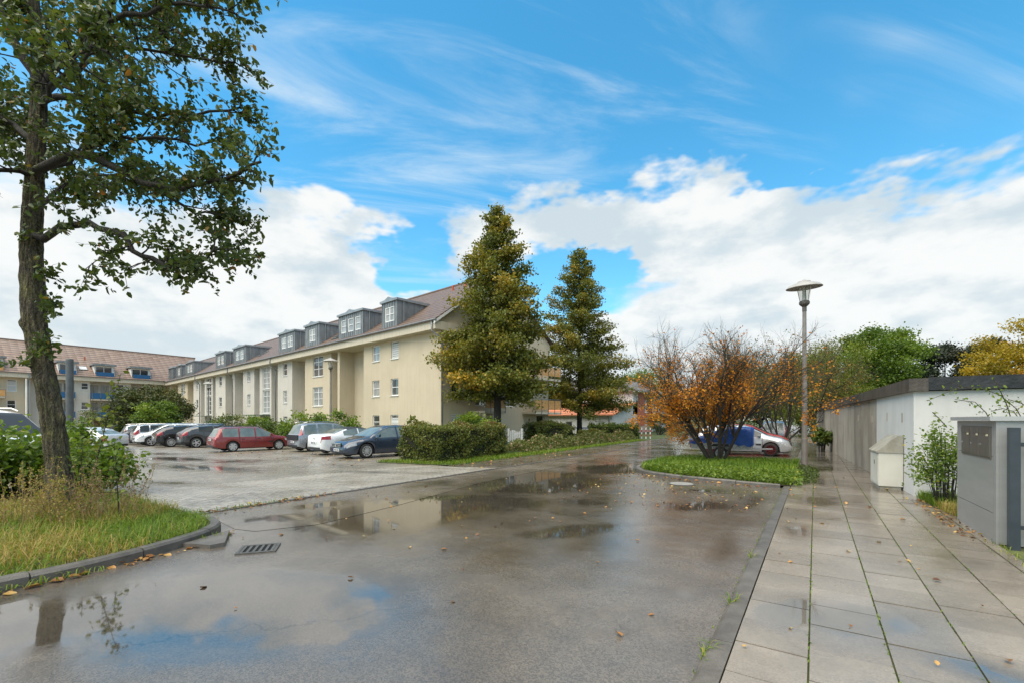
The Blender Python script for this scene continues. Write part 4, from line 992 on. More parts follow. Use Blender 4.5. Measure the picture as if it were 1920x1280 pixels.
crown_tree(1345, 92, 9.5, 7.0, 0.5, 'far green trees closing the street', LM_green, 30, 7000, .5, .25, ncl=60, tone=.6)
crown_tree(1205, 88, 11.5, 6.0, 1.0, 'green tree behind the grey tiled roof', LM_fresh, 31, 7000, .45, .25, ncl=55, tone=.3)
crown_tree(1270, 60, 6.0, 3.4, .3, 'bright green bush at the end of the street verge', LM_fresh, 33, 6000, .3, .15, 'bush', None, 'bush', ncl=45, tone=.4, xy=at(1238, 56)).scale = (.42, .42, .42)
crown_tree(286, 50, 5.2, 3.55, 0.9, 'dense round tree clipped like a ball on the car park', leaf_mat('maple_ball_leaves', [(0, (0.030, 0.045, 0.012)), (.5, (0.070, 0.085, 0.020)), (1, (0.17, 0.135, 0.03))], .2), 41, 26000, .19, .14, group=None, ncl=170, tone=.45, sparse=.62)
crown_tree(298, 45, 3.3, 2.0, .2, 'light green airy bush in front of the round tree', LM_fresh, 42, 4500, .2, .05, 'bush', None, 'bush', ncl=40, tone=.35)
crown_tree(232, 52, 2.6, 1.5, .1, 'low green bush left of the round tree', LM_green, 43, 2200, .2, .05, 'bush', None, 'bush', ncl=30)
# shrubs along the foot of the block
for i, (px, D, H, rx, lab, mt) in enumerate(((572, 31, 2.35, 1.5, 'large leafy shrub behind the grey people carrier', LM_fresh), (640, 29, 2.2, 1.25, 'bright shrub behind the white coupe', LM_fresh), (512, 34, 1.55, 1.3, 'low shrub behind the red estate car bonnet', LM_green),
        (487, 38, 2.1, 1.2, 'shrub by the near glazed entrance', LM_fresh), (430, 44, 2.05, 1.8, 'wide low shrub behind the red estate car roof', LM_green), (545, 33, 1.3, 1.0, 'small shrub under the shuttered white window', LM_green),
        (888, 27.5, 2.05, 1.25, 'bright green bush showing above the clipped hedge', LM_fresh), (775, 27, 1.9, .5, 'wispy tall weeds behind the hedge', LM_willow), (180, 62, 3.0, 1.7, 'reddish green shrub before the far brown door', LM_rose))):
    crown_tree(px, D, H, rx, .05, lab, mt, 50+i, 2600 if i != 7 else 500, .15, .04, 'shrub', 'shrubs along the apartment blocks', 'shrub', ncl=36, tone=.42)

# ---------------------------------------------------------------- clipped hedge
def box_leaves(name, boxes, n, leaf, mat, parent, tone=.45, bulge=.10, simple=True):
    """leaves on the faces of upright boxes (x0,x1,y0,y1,z1), pushed in and out so that the surface is uneven"""
    P = []; T = []
    areas = []
    for (x0, x1, y0, y1, z1) in boxes: areas.append(2*((x1-x0)+(y1-y0))*z1 + (x1-x0)*(y1-y0))
    for (x0, x1, y0, y1, z1), a in zip(boxes, areas):
        m = int(n*a/sum(areas)); u = rng.random(m); v = rng.random(m); w = rng.random(m)*a
        Ax = (x1-x0)*z1; Ay = (y1-y0)*z1; dpt = np.abs(rng.normal(0, .09, m)) - .03
        q = np.zeros((m, 3)); nx = np.zeros((m, 3))
        for i in range(m):
            if w[i] < 2*Ax: s = -1 if w[i] < Ax else 1; q[i] = (x0+(x1-x0)*u[i], y0 if s < 0 else y1, z1*v[i]); nx[i] = (0, s, 0)
            elif w[i] < 2*Ax+2*Ay: s = -1 if w[i] < 2*Ax+Ay else 1; q[i] = (x0 if s < 0 else x1, y0+(y1-y0)*u[i], z1*v[i]); nx[i] = (s, 0, 0)
            else: q[i] = (x0+(x1-x0)*u[i], y0+(y1-y0)*v[i], z1); nx[i] = (0, 0, 1)
        bl_ = np.sin(q[:, 0]*3.1+q[:, 2]*4.2)*np.cos(q[:, 1]*2.7-q[:, 2]*3.3)
        q += nx*(bulge*bl_ - dpt)[:, None] + rng.normal(0, .03, (m, 3)); q[:, 2] = np.maximum(q[:, 2], .03)
        P.append(q); T.append(tone + .13*bl_ + rng.normal(0, .14, m) + .22*np.exp(-((q[:, 0]*1.3 % 2.2 - 1.1)**2)*9)*(rng.random(m) < .5) + .12*(q[:, 2] > z1-.1))
    return leaf_cloud(name, np.concatenate(P), leaf, np.concatenate(T), mat, parent, up=.4, simple=simple, width=.7)
hd = empty('hedge', (-13.3, 15.5, 0), 0, 'clipped waist high hedge beside the dark blue saloon', 'hedge')
bx = [(-1.05, 1.15, -2.4, -.6, 1.40), (-.55, .95, -.6, 2.6, 1.43)]
box_leaves('leaves', bx, 24000, .085, LM_hedge, hd, .5, .17)
cm = MB()
for (x0, x1, y0, y1, z1) in bx: cm.box(x0+.14, x1-.14, y0+.14, y1-.14, 0, z1-.14)
cm.build('stems', pm('dark_hedge_inside', (.02, .022, .012), (.035, .03, .018), 8, 1.0, .8, 20), hd)
# low evergreen hedges and bushes along the verge
vg = MATS['green_leaves']
for i, (px, D, sx, sy, z1, lab, mt, n) in enumerate(((1022, 33, 1.25, 1.0, 1.42, 'dark bushy hedge beside the lime trunk and garden gate', LM_hedge, 5200), (1052, 38, .9, .8, 1.1, 'brownish low bush right of the dark hedge', LM_hedge, 2600), (1110, 40, 1.2, .6, .72, 'low clipped hedge under the second lime', LM_hedge, 2600),
        (1150, 41, 2.1, .8, 1.22, 'spreading dark shrub before the white house side', LM_green, 5200))):
    x, y = at(px, D); h_ = empty('hedge', (x, y, 0), R(-30 if i < 3 else 30), lab, 'hedge', 'low hedges along the verge')
    box_leaves('leaves', [(-sx, sx, -sy, sy, z1)], n, .13, mt, h_, .45, .2); MB().box(-sx+.15, sx-.15, -sy+.15, sy-.15, 0, z1-.15).build('stems', MATS['dark_hedge_inside'], h_)
# rose bed along the path
def bed(name, line, width, hgt, n, leaf, mat, label, tone=.5):
    P = []; T = []
    L = [Vector(p) for p in line]
    for k in range(n):
        i = random.randrange(len(L)-1); p = L[i].lerp(L[i+1], random.random()); d = (L[i+1]-L[i]).normalized(); s = random.uniform(-1, 1)
        q = p + Vector((-d.y, d.x))*s*width
        hh = hgt*(1-abs(s)**2.2)*(.72 + .38*math.sin(q.y*1.9)*math.sin(q.x*2.3+q.y)) + .06
        P.append((q.x, q.y, hh*random.uniform(.35, 1.05))); T.append(min(tone + random.gauss(0, .16) + .08*math.sin(q.y*2.7), .86) if random.random() > .045 else random.uniform(.93, 1))
    return leaf_cloud(name, P, leaf, T, mat, None, up=.7, simple=True, width=.75)
o = tag(bed('rose_bed', [(-12.85, 19.0), (-12.9, 25), (-13.0, 31), (-13.2, 37.5)], .95, .78, 15000, .11, LM_rose, ''), 'long low rose bed with fading pink blooms along the path', 'flower bed')

# ---------------------------------------------------------------- bushes and weeds of the left island
def bush(name, c, r, n, leaf, mat, label, seed, cat_='bush', tone=.5, group=None, simple=False, stems=26, sr=1.0):
    r2 = np.random.default_rng(seed); random.seed(seed)
    t = empty(name, (c[0], c[1], 0), 0, label, cat_, group)
    sm = MB(); C = []
    for i in range(stems):
        az = random.uniform(0, 6.28); rr = random.uniform(.2, 1)**.6; top = Vector((math.cos(az)*r[0]*rr, math.sin(az)*r[1]*rr, r[2]*math.sqrt(max(.05, 1-rr*rr*.8))*random.uniform(.8, 1.1)))
        pts = [Vector((math.cos(az)*.12, math.sin(az)*.12, 0)), top*.55 + Vector((0, 0, .15)), top]; sm.tube(pts, [.016*sr, .012*sr, .005*sr], 5, cap=False)
        for k in range(5): C.append(pts[1].lerp(top, random.random()) + Vector((random.gauss(0, .14), random.gauss(0, .14), random.gauss(0, .1))))
    sm.build('stems', bark_dark, t)
    C = np.array([tuple(q) for q in C]); k = r2.integers(0, len(C), n)
    P = C[k] + r2.normal(size=(n, 3))*np.array([.19, .19, .16])*min(1, r[0]); P[:, 2] = np.maximum(P[:, 2], .04)
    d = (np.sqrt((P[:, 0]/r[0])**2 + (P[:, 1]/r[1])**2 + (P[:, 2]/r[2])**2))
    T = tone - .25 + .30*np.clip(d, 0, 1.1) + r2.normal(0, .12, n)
    aut = r2.random(n) < .012; T[aut] = 1
    leaf_cloud('leaves', P, leaf, T, mat, t, up=.9, simple=simple, width=.72); return t
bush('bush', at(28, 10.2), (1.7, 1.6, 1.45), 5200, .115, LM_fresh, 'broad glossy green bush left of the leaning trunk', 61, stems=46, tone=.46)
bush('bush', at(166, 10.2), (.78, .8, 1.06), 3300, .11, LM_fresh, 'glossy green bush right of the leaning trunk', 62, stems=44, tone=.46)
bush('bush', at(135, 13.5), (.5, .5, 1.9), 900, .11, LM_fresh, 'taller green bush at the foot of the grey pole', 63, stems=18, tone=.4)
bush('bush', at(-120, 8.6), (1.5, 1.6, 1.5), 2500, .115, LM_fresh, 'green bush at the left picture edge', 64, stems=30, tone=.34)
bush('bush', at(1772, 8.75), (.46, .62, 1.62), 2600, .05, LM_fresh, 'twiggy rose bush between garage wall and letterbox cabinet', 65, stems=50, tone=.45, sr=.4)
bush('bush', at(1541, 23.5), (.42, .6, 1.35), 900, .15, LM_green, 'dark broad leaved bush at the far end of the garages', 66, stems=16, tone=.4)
# thin saplings and tall weeds
def sapling(c, H, n, mat, label, seed, leaf=.09, lean=(0, 0), tone=.55, cat_='sapling', side=.16):
    random.seed(seed); t = empty('sapling', (c[0], c[1], 0), 0, label, cat_)
    pts = wander((0, 0, 0), (lean[0], lean[1], 1), H, 9, .03); sm = MB(); sm.tube(pts, [.012-.001*i for i in range(10)], 6)
    P = []
    for k in range(n):
        u = random.uniform(.3, 1)*9; i = min(int(u), 8); p = pts[i].lerp(pts[i+1], u-i)
        q = p + Vector((random.gauss(0, side), random.gauss(0, side), random.gauss(.04, .06)))*(1.15-u/9*.75); sm.tube([p, q], [.004, .002], 3, cap=False); P.append(tuple(q))
    sm.build('stem', bark_dark, t); leaf_cloud('leaves', P, leaf, tone + rng.normal(0, .16, n), mat, t, up=.8, width=.7)
sapling(at(168, 7.6), 2.55, 90, LM_willow, 'slim sapling with yellow green top right of the leaning trunk', 71, .085, (.03, 0))
sapling(at(222, 7.3), 1.35, 36, LM_fresh, 'small sapling with bright leaves at the edge of the car park', 72, .08, (.02, 0), .6)
sapling(at(150, 7.3), 1.5, 60, LM_green, 'leafy shoot at the foot of the leaning trunk', 73, .07)
def weeds(c, rx, ry, n, H, label, seed, tone=.9):
    random.seed(seed); sm = MB(); P = []
    for k in range(n):
        x, y = c[0]+random.gauss(0, rx), c[1]+random.gauss(0, ry); h_ = H*random.uniform(.55, 1.1)
        pts = wander((x, y, 0), (random.gauss(0, .22), random.gauss(0, .22), 1), h_, 5, .05); sm.tube(pts, [.005, .0045, .004, .003, .0025, .0015], 3, cap=False)
        for q in range(11):
            u = random.uniform(1.6, 5); i = min(int(u), 4); p = pts[i].lerp(pts[i+1], u-i); L = (5.6-u)*.045*h_
            e_ = p + Vector((random.gauss(0, 1), random.gauss(0, 1), 1.3)).normalized()*L; sm.tube([p, e_], [.0025, .001], 3, cap=False)
            for c_ in range(4): P.append(tuple(p.lerp(e_, random.random()) + Vector((random.gauss(0, .012), random.gauss(0, .012), random.gauss(0, .012)))))
    t = empty('weeds', (0, 0, 0)); t['kind'] = 'stuff'; t['label'] = label
    sm.build('stems', pm('dry_stalks', (.24, .155, .065), (.33, .22, .10), 4, .9), t); leaf_cloud('seed_heads', P, .028, tone + rng.normal(0, .12, len(P)), LM_rose if tone > .8 else LM_grass, t, simple=True)
weeds(at(205, 7.35), .33, .2, 34, 1.05, 'reddish dry weeds right of the trunk', 81, .84)
weeds(at(50, 6.9), .45, .3, 46, 1.05, 'yellow dry weeds left of the trunk', 82, .8)
weeds(at(120, 7.4), .35, .2, 30, .8, 'dry weeds round the trunk foot', 83, .75)

# ---------------------------------------------------------------- islands, verges, grass
def inside(poly, x, y):
    n = len(poly); r = np.zeros(len(x), bool); j = n-1
    for i in range(n):
        xi, yi = poly[i]; xj, yj = poly[j]
        r ^= ((yi > y) != (yj > y)) & (x < (xj-xi)*(y-yi)/(yj-yi+1e-12)+xi); j = i
    return r
def scatter(poly, n):
    a = np.array(poly); lo, hi = a.min(0), a.max(0); out = []
    while sum(len(o) for o in out) < n:
        q = rng.uniform(lo, hi, (n, 2)); out.append(q[inside(poly, q[:, 0], q[:, 1])])
    return np.concatenate(out)[:n]
def kerb_ring(path, parent, w=.14, h=.125, seg=1.0):
    """bevelled kerb stones along a path; each stone is its own piece"""
    pts = [Vector((*p, 0)) for p in path]
    L = [0]
    for a, b in zip(pts, pts[1:]): L.append(L[-1] + (b-a).length)
    def pos(s):
        s = max(0, min(s, L[-1]-1e-6))
        i = max(k for k in range(len(L)-1) if L[k] <= s); return pts[i].lerp(pts[i+1], (s-L[i])/(L[i+1]-L[i]))
    n = max(1, round(L[-1]/seg)); st = L[-1]/n
    for k in range(n):
        m = 5; rows = []; dz = random.uniform(-.006, .006)
        for q in range(m+1):
            s = k*st + .006 + (st-.012)*q/m; p = pos(s); d = (pos(s+.12)-pos(s-.12)).normalized(); nrm = Vector((-d.y, d.x, 0))
            rows.append([p + nrm*w + Vector((0, 0, -.1)), p + nrm*w + Vector((0, 0, h+dz)), p + nrm*.028 + Vector((0, 0, h+dz)), p + Vector((0, 0, h+dz-.03)), p + Vector((0, 0, -.1))])
        vs = [v for r in rows for v in r]; fs = [(i*5+j, i*5+j+1, (i+1)*5+j+1, (i+1)*5+j) for i in range(m) for j in range(4)] + [(0, 1, 2, 3, 4)[::-1], tuple(m*5+j for j in range(5))]
        MB().add(vs, fs).build('kerb_stone', kerbmat, parent)
def smooth_path(P, k=4):
    P = [Vector(p) for p in P]; out = []
    for i in range(len(P)-1):
        p0, p1, p2, p3 = P[max(i-1, 0)], P[i], P[i+1], P[min(i+2, len(P)-1)]
        for q in range(k):
            u = q/k; out.append(tuple(.5*((2*p1) + (p2-p0)*u + (2*p0-5*p1+4*p2-p3)*u*u + (3*p1-p0-3*p2+p3)*u**3)))
    return out + [tuple(P[-1])]
LI = smooth_path([(-6.6, -8), (-6.62, -3), (-6.67, .93), (-6.76, 1.8), (-6.97, 2.5), (-7.24, 3.02), (-7.62, 3.36), (-8.15, 3.5)])
isl = empty('grass_island', (0, 0, 0)); kind(isl, 'structure', 'left grass island with dark kerb stones')
kerb_ring(LI, isl)
lpoly = [(x-.10, y-.0) for x, y in LI] + [(-9.3, 3.52), (-14.5, 3.45), (-16, 3.0), (-16, -8)]
MB().add([(x, y, .075) for x, y in lpoly], [tuple(range(len(lpoly)))[::1]]).build('soil', soil, isl)
bed_ = [(-6.78, -1.5), (-6.80, .95), (-6.9, 1.8), (-7.1, 2.45), (-7.34, 2.9), (-7.7, 3.2), (-8.25, 3.42), (-9.3, 3.45), (-12.5, 3.4), (-12.5, -1.5)]
q = scatter(bed_, 36000)
dx = np.hypot(q[:, 0]+8.3, q[:, 1]-3.0)
dry = .5*np.sin(q[:, 0]*1.9+1) * np.cos(q[:, 1]*2.3) + .32*np.sin(q[:, 0]*5.1)*np.sin(q[:, 1]*4.3) + .18 + rng.normal(0, .3, len(q)) - 1.0*np.exp(-(dx/.85)**2)
tint = np.where(dry > .12, rng.uniform(.5, 1.0, len(q)), rng.uniform(.12, .62, len(q)))
hgt = rng.uniform(.03, .26, len(q))**1.0 * np.where(dry > .0, 1.05, .75); hgt *= np.clip((np.abs(q[:, 0]+6.75)+.15)*1.6, .55, 1.15)
kind(blades('grass', np.c_[q, np.full(len(q), .075)], hgt, rng.uniform(.6, 2.1, len(q)), tint, LM_grass, None, .008), 'stuff', 'dry and green grass on the left island')
RI = smooth_path([(-.72, 13.12), (-1.9, 13.28), (-3.0, 13.55), (-4.0, 13.95), (-4.75, 14.6), (-5.2, 15.6), (-5.3, 17), (-5.2, 19), (-4.9, 20.2), (-4.2, 20.6), (-.8, 20.6)])
isr = empty('planted_island', (0, 0, 0)); kind(isr, 'structure', 'right planted island with kerb')
kerb_ring([p for p in RI[::-1]], isr, h=.10)
rp = [(x, y) for x, y in RI] + [(-.6, 20.6), (-.6, 13.15)]
MB().add([(x, y, .07) for x, y in rp], [tuple(range(len(rp)))]).build('soil', soil, isr)
rin = [(-.5, 13.2), (-1.9, 13.42), (-3.0, 13.72), (-3.95, 14.1), (-4.62, 14.7), (-5.05, 15.7), (-5.15, 17), (-5.05, 19), (-4.75, 20.0), (-.5, 20.45)]
q = scatter(rin, 15000); tint = np.clip(.30 + .14*np.sin(q[:, 0]*2.2)*np.cos(q[:, 1]*1.7) + rng.normal(0, .13, len(q)), 0, .62)
edge = np.clip((q[:, 1]-13.2)/1.2, .45, 1)
kind(blades('grass', np.c_[q, np.full(len(q), .07)], rng.uniform(.10, .30, len(q))*edge, np.full(len(q), .7), tint, LM_grass, None, .016), 'stuff', 'lush grass on the right island')
q = scatter([(-.3, 13.1), (-3.2, 13.6), (-4.7, 14.7), (-4.0, 15.8), (-.3, 15.5)], 5200)
kind(leaf_cloud('ground_cover', np.c_[q, .10 + .16*rng.random(len(q))], .075, .52 + rng.normal(0, .18, len(q)), LM_fresh, None, up=1.3, width=.8), 'stuff', 'bright leafy ground cover at the front of the right island')
q = scatter([(-.55, 13.3), (-.05, 14.0), (.1, 15.5), (.05, 17.5), (-.5, 19.0)], 1100)
kind(leaf_cloud('weeds', np.c_[q, .06 + .12*rng.random(len(q))], .06, .3 + rng.normal(0, .15, len(q)), LM_green, None, up=1.2), 'stuff', 'grey green weeds spilling over the slabs at the lamp foot')
# footpath and verge beyond the hedge
kind(sheet('footpath', [(-11.3, 12.65), (-9.25, 12.65), (-9.25, 70), (-11.6, 70), (-11.45, 26), (-11.2, 18)], .004, asphalt), 'structure', 'wet asphalt footpath beside the verge')
vp = [(-14.6, 12.1), (-12.6, 12.45), (-11.2, 12.9), (-11.15, 18), (-11.4, 26), (-11.6, 38), (-14.5, 38), (-14.4, 20), (-14.9, 14)]
kind(sheet('verge', vp, .012, turf), 'structure', 'grass verge around hedge and rose bed')
q = scatter([(-14.7, 12.2), (-12.6, 12.5), (-11.25, 12.95), (-11.2, 18), (-11.45, 26), (-11.65, 37), (-12.4, 37), (-12.3, 19), (-12.9, 13.2), (-14.6, 13.0)], 12000)
kind(blades('grass', np.c_[q, np.full(len(q), .012)], rng.uniform(.06, .17, len(q)), np.full(len(q), .8), np.clip(.42 + rng.normal(0, .16, len(q)), 0, .8), LM_grass, None, .02), 'stuff', 'short grass along the verge')
# strip before the white wall on the right
sp = [(1.83, 12.9), (2.05, 10.6), (2.15, 10.35), (4.2, 10.4), (4.5, 13.0)]
kind(sheet('planting_strip', sp, .058, soil), 'structure', 'planting strip between garage and letterbox cabinet')
q = scatter([(1.78, 12.8), (1.93, 10.9), (2.05, 10.2), (2.9, 10.5), (2.9, 12.95)], 5200)
tint = np.where(q[:, 1] < 11.5, rng.uniform(.5, 1.0, len(q)), rng.uniform(.1, .6, len(q)))
kind(blades('grass', np.c_[q, np.full(len(q), .058)], rng.uniform(.06, .26, len(q)), np.full(len(q), .8), tint, LM_grass, None, .01), 'stuff', 'grass and straw before the white garage wall')
# bramble arching over the wall
def bramble():
    t = empty('bramble', at(1905, 8.2) + (0,), 0, 'bramble canes arching before the white wall above the letterbox cabinet', 'bramble'); o = Vector((*at(1905, 8.2), 0)); sm = MB(); P = []
    for pts in ([(1900, 800, 8.2), (1888, 760, 8.1), (1872, 725, 8.0), (1862, 708, 8.0)], [(1925, 800, 8.2), (1905, 765, 8.3), (1875, 740, 8.4), (1840, 727, 8.5), (1800, 724, 8.6), (1768, 738, 8.7), (1738, 751, 8.8)],
                [(1860, 795, 8.4), (1848, 772, 8.4), (1828, 753, 8.5), (1790, 748, 8.6)], [(1915, 790, 8.1), (1900, 770, 8.2), (1880, 765, 8.3), (1858, 770, 8.3)], [(1775, 800, 8.9), (1762, 785, 8.9), (1748, 772, 8.9)], [(1935, 770, 8.1), (1915, 755, 8.1), (1890, 748, 8.2)]):
        L = [Vector(at3(*p)) - o for p in pts]; sm.tube(L, [.009 - .001*i for i in range(len(L))], 5, cap=False)
        for i in range(len(L)-1):
            for k in range(int((L[i+1]-L[i]).length*26)):
                p = L[i].lerp(L[i+1], random.random()); q_ = p + Vector((random.gauss(0, .05), random.gauss(0, .05), random.gauss(0, .045))); sm.tube([p, q_], [.0025, .0015], 3, cap=False); P.append(tuple(q_))
    sm.build('cane', bark_twig, t); leaf_cloud('leaves', P, .062, .55 + rng.normal(0, .18, len(P)), LM_fresh, t, up=.6)
bramble()
# fallen leaves, moss and sprigs in the joints
LM_fallen = leaf_mat('fallen_leaves', [(0, (.10, .045, .022)), (.4, (.26, .115, .035)), (.75, (.42, .22, .06)), (1, (.55, .40, .14))], .1, .4)
def ground_leaves(q, z, size, label, up=4.0):
    kind(leaf_cloud('fallen_leaves', np.c_[q, np.full(len(q), z)], size, rng.random(len(q)), LM_fallen, None, up=up, width=.75, jit=.5), 'stuff', label)
ground_leaves(np.concatenate([scatter([(-9, 2), (-1, 2), (-1, 13), (-9, 13)], 90), scatter([(-5.5, 9), (-.8, 9), (-.8, 13.2), (-5, 14)], 150)]), .012, .055, 'yellow and brown leaves fallen on the street')
ground_leaves(scatter([(-6.62, .5), (-6.45, .5), (-6.75, 2.6), (-7.2, 3.3), (-7.35, 3.4), (-6.9, 2.6)], 60), .012, .085, 'brown leaves in the left gutter')
ground_leaves(scatter([(-.5, 3), (1.9, 3), (1.9, 16), (-.5, 16)], 42), .066, .06, 'leaves scattered on the slabs')
ground_leaves(scatter([(1.72, 8.6), (2.0, 8.6), (2.0, 10.4), (1.85, 12.6), (1.6, 12.6)], 130), .066, .048, 'brown leaves gathered at the letterbox cabinet', 2)
ground_leaves(scatter([(-11.4, 12.7), (-9.4, 12.7), (-9.4, 24), (-11.4, 24)], 150), .02, .08, 'leaves on the footpath by the hedge')
ground_leaves(scatter([(-9.4, 3.6), (-9.0, 3.6), (-9.0, 6.5), (-9.3, 6.5)], 70), .03, .07, 'leaves along the flush kerb')
ground_leaves(scatter([(-26, 11), (-14, 10), (-14, 13), (-26, 14)], 90), .01, .09, 'leaves on the car park')
ground_leaves(scatter([(-5.6, 13.3), (-1, 12.8), (-1, 13.1), (-5.0, 14.4)], 90), .015, .08, 'leaves at the kerb of the right island')
js = np.array([(e_ + random.gauss(0, .005), random.uniform(1, 14)) for e_ in edges[1:5] for k in range(330) if random.random() < .6] + [(-.66 + random.gauss(0, .01), random.uniform(2, 13)) for k in range(90)] + [(1.88+random.gauss(0, .02), random.uniform(2, 10)) for k in range(160)])
kind(blades('joint_moss', np.c_[js, np.full(len(js), .04)], rng.uniform(.012, .035, len(js)), np.full(len(js), 1.0), rng.uniform(.1, .55, len(js)), LM_grass, None, .010), 'stuff', 'moss and tiny grass in the slab joints')
tf = np.concatenate([rng.normal((-.63, 4.55), (.02, .07), (26, 2)), rng.normal((-.64, 6.2), (.02, .05), (14, 2)), rng.normal((-.66, 3.5), (.02, .08), (22, 2)), rng.normal((-7.15, 2.95), (.05, .12), (40, 2)), rng.normal((-6.62, 1.2), (.03, .3), (70, 2)), rng.normal((-9.2, 4.5), (.05, .6), (160, 2)), rng.normal((1.98, 8.3), (.06, .3), (80, 2))])
kind(blades('grass_tufts', np.c_[tf, np.full(len(tf), .02)], rng.uniform(.03, .12, len(tf)), np.full(len(tf), 1.2), rng.uniform(.15, .75, len(tf)), LM_grass, None, .010), 'stuff', 'grass tufts in kerb joints and gutters')
# ================================================================ cars
tyre_m = pm('tyre_rubber', (0.012, 0.012, 0.012), (0.022, 0.021, 0.020), 12, .75)
rim_m = pm('alloy_rim', (0.44, 0.44, 0.43), None, rough=.35, metal=.25)
rim_red = pm('red_rim', (0.11, 0.014, 0.014), None, rough=.35, metal=.3)
carglass = pm('car_glass', (0.030, 0.036, 0.034), None, rough=.05, spec=.5)
carglass_lt = pm('pale_car_glass', (0.10, 0.125, 0.115), (0.17, 0.20, 0.185), 2.0, rough=.05, spec=1.0)
blackplastic = pm('black_plastic', (0.018, 0.018, 0.019), None, rough=.5)
lamp_clear = pm('headlamp_glass', (0.50, 0.52, 0.53), (0.25, 0.26, 0.27), 14, rough=.06, spec=1.0)
lamp_red = pm('tail_lamp_glass', (0.36, 0.012, 0.012), (0.22, 0.008, 0.008), 9, rough=.12, spec=.9)
chrome = pm('chrome_trim', (0.62, 0.62, 0.62), None, rough=.18, metal=1.0)
plate_m = pm('number_plate', (0.70, 0.70, 0.68), None, rough=.4)
plate_ink = pm('plate_ink', (0.02, 0.02, 0.022), None, rough=.5)
plate_blue = pm('plate_blue_field', (0.02, 0.06, 0.32), None, rough=.4)
def paint(name, c, metal=.25): return pm('paint_' + name, c, tuple(min(1, q*1.12) for q in c), 2.2, .26, metal=metal, coat=.9, spec=.5, rough2=.32)

def smoothstep(x): x = max(0, min(1, x)); return x*x*(3-2*x)
def interp(P, x):
    if x <= P[0][0]: return P[0][1]
    for (a, b), (c, d) in zip(P, P[1:]):
        if x <= c: return b + (d-b)*(x-a)/(c-a)
    return P[-1][1]
WHEELS = {}
def wheel(par, x, y, r, side, style):
    key = (round(r, 3), style)
    if key not in WHEELS:
        ty = MB().lathe([(r*.66, -.10), (r*.93, -.105), (r, -.075), (r, .075), (r*.93, .105), (r*.66, .10)], 28, None, False); rm = MB(); sp = {'spoke5': 5, 'spoke7': 7, 'multi': 10, 'cap': 6, 'red': 10}[style]
        rm.lathe([(r*.60, .03), (r*.70, .09), (r*.70, .103), (r*.63, .103), (r*.60, .06)], 28, None, False)
        rm.lathe([(r*.15, .05), (r*.15, .098), (r*.10, .105)], 12)
        for k in range(sp):
            a = 2*math.pi*k/sp; M = Matrix.Rotation(a, 4, 'Z'); w0, w1 = ((.10, .075) if sp > 7 else (.15, .12)) if style != 'cap' else (.24, .20)
            rm.add([(r*.1, -r*w0*.9, .07), (r*.64, -r*w1, .075), (r*.64, r*w1, .075), (r*.1, r*w0*.9, .07), (r*.1, -r*w0*.7, .1), (r*.64, -r*w1*.8, .098), (r*.64, r*w1*.8, .098), (r*.1, r*w0*.7, .1)],
                   [(4, 5, 6, 7), (0, 1, 5, 4), (2, 3, 7, 6), (1, 2, 6, 5), (3, 0, 4, 7)], M)
        dk = MB().lathe([(r*.66, -.02), (r*.66, .03)], 24)
        WHEELS[key] = [q.mesh(nm) for q, nm in ((ty, 'tyre'), (rm, 'rim'), (dk, 'brake_disc'))]
        for me, mt in zip(WHEELS[key], (tyre_m, rim_red if style == 'red' else rim_m, blackplastic)): me.materials.append(mt); me.polygons.foreach_set('use_smooth', [me is WHEELS[key][0]]*len(me.polygons))
    ty, rm, dk = WHEELS[key]
    w = bpy.data.objects.new('wheel', ty); COL.objects.link(w); w.parent = par; w.location = (x, y, r); w.rotation_mode = 'ZYX'; w.rotation_euler = (R(-90 if side > 0 else 90), 0, random.uniform(0, 1))
    for nm, me in (('rim', rm), ('brake_disc', dk)): o = bpy.data.objects.new(nm, me); COL.objects.link(o); o.parent = w

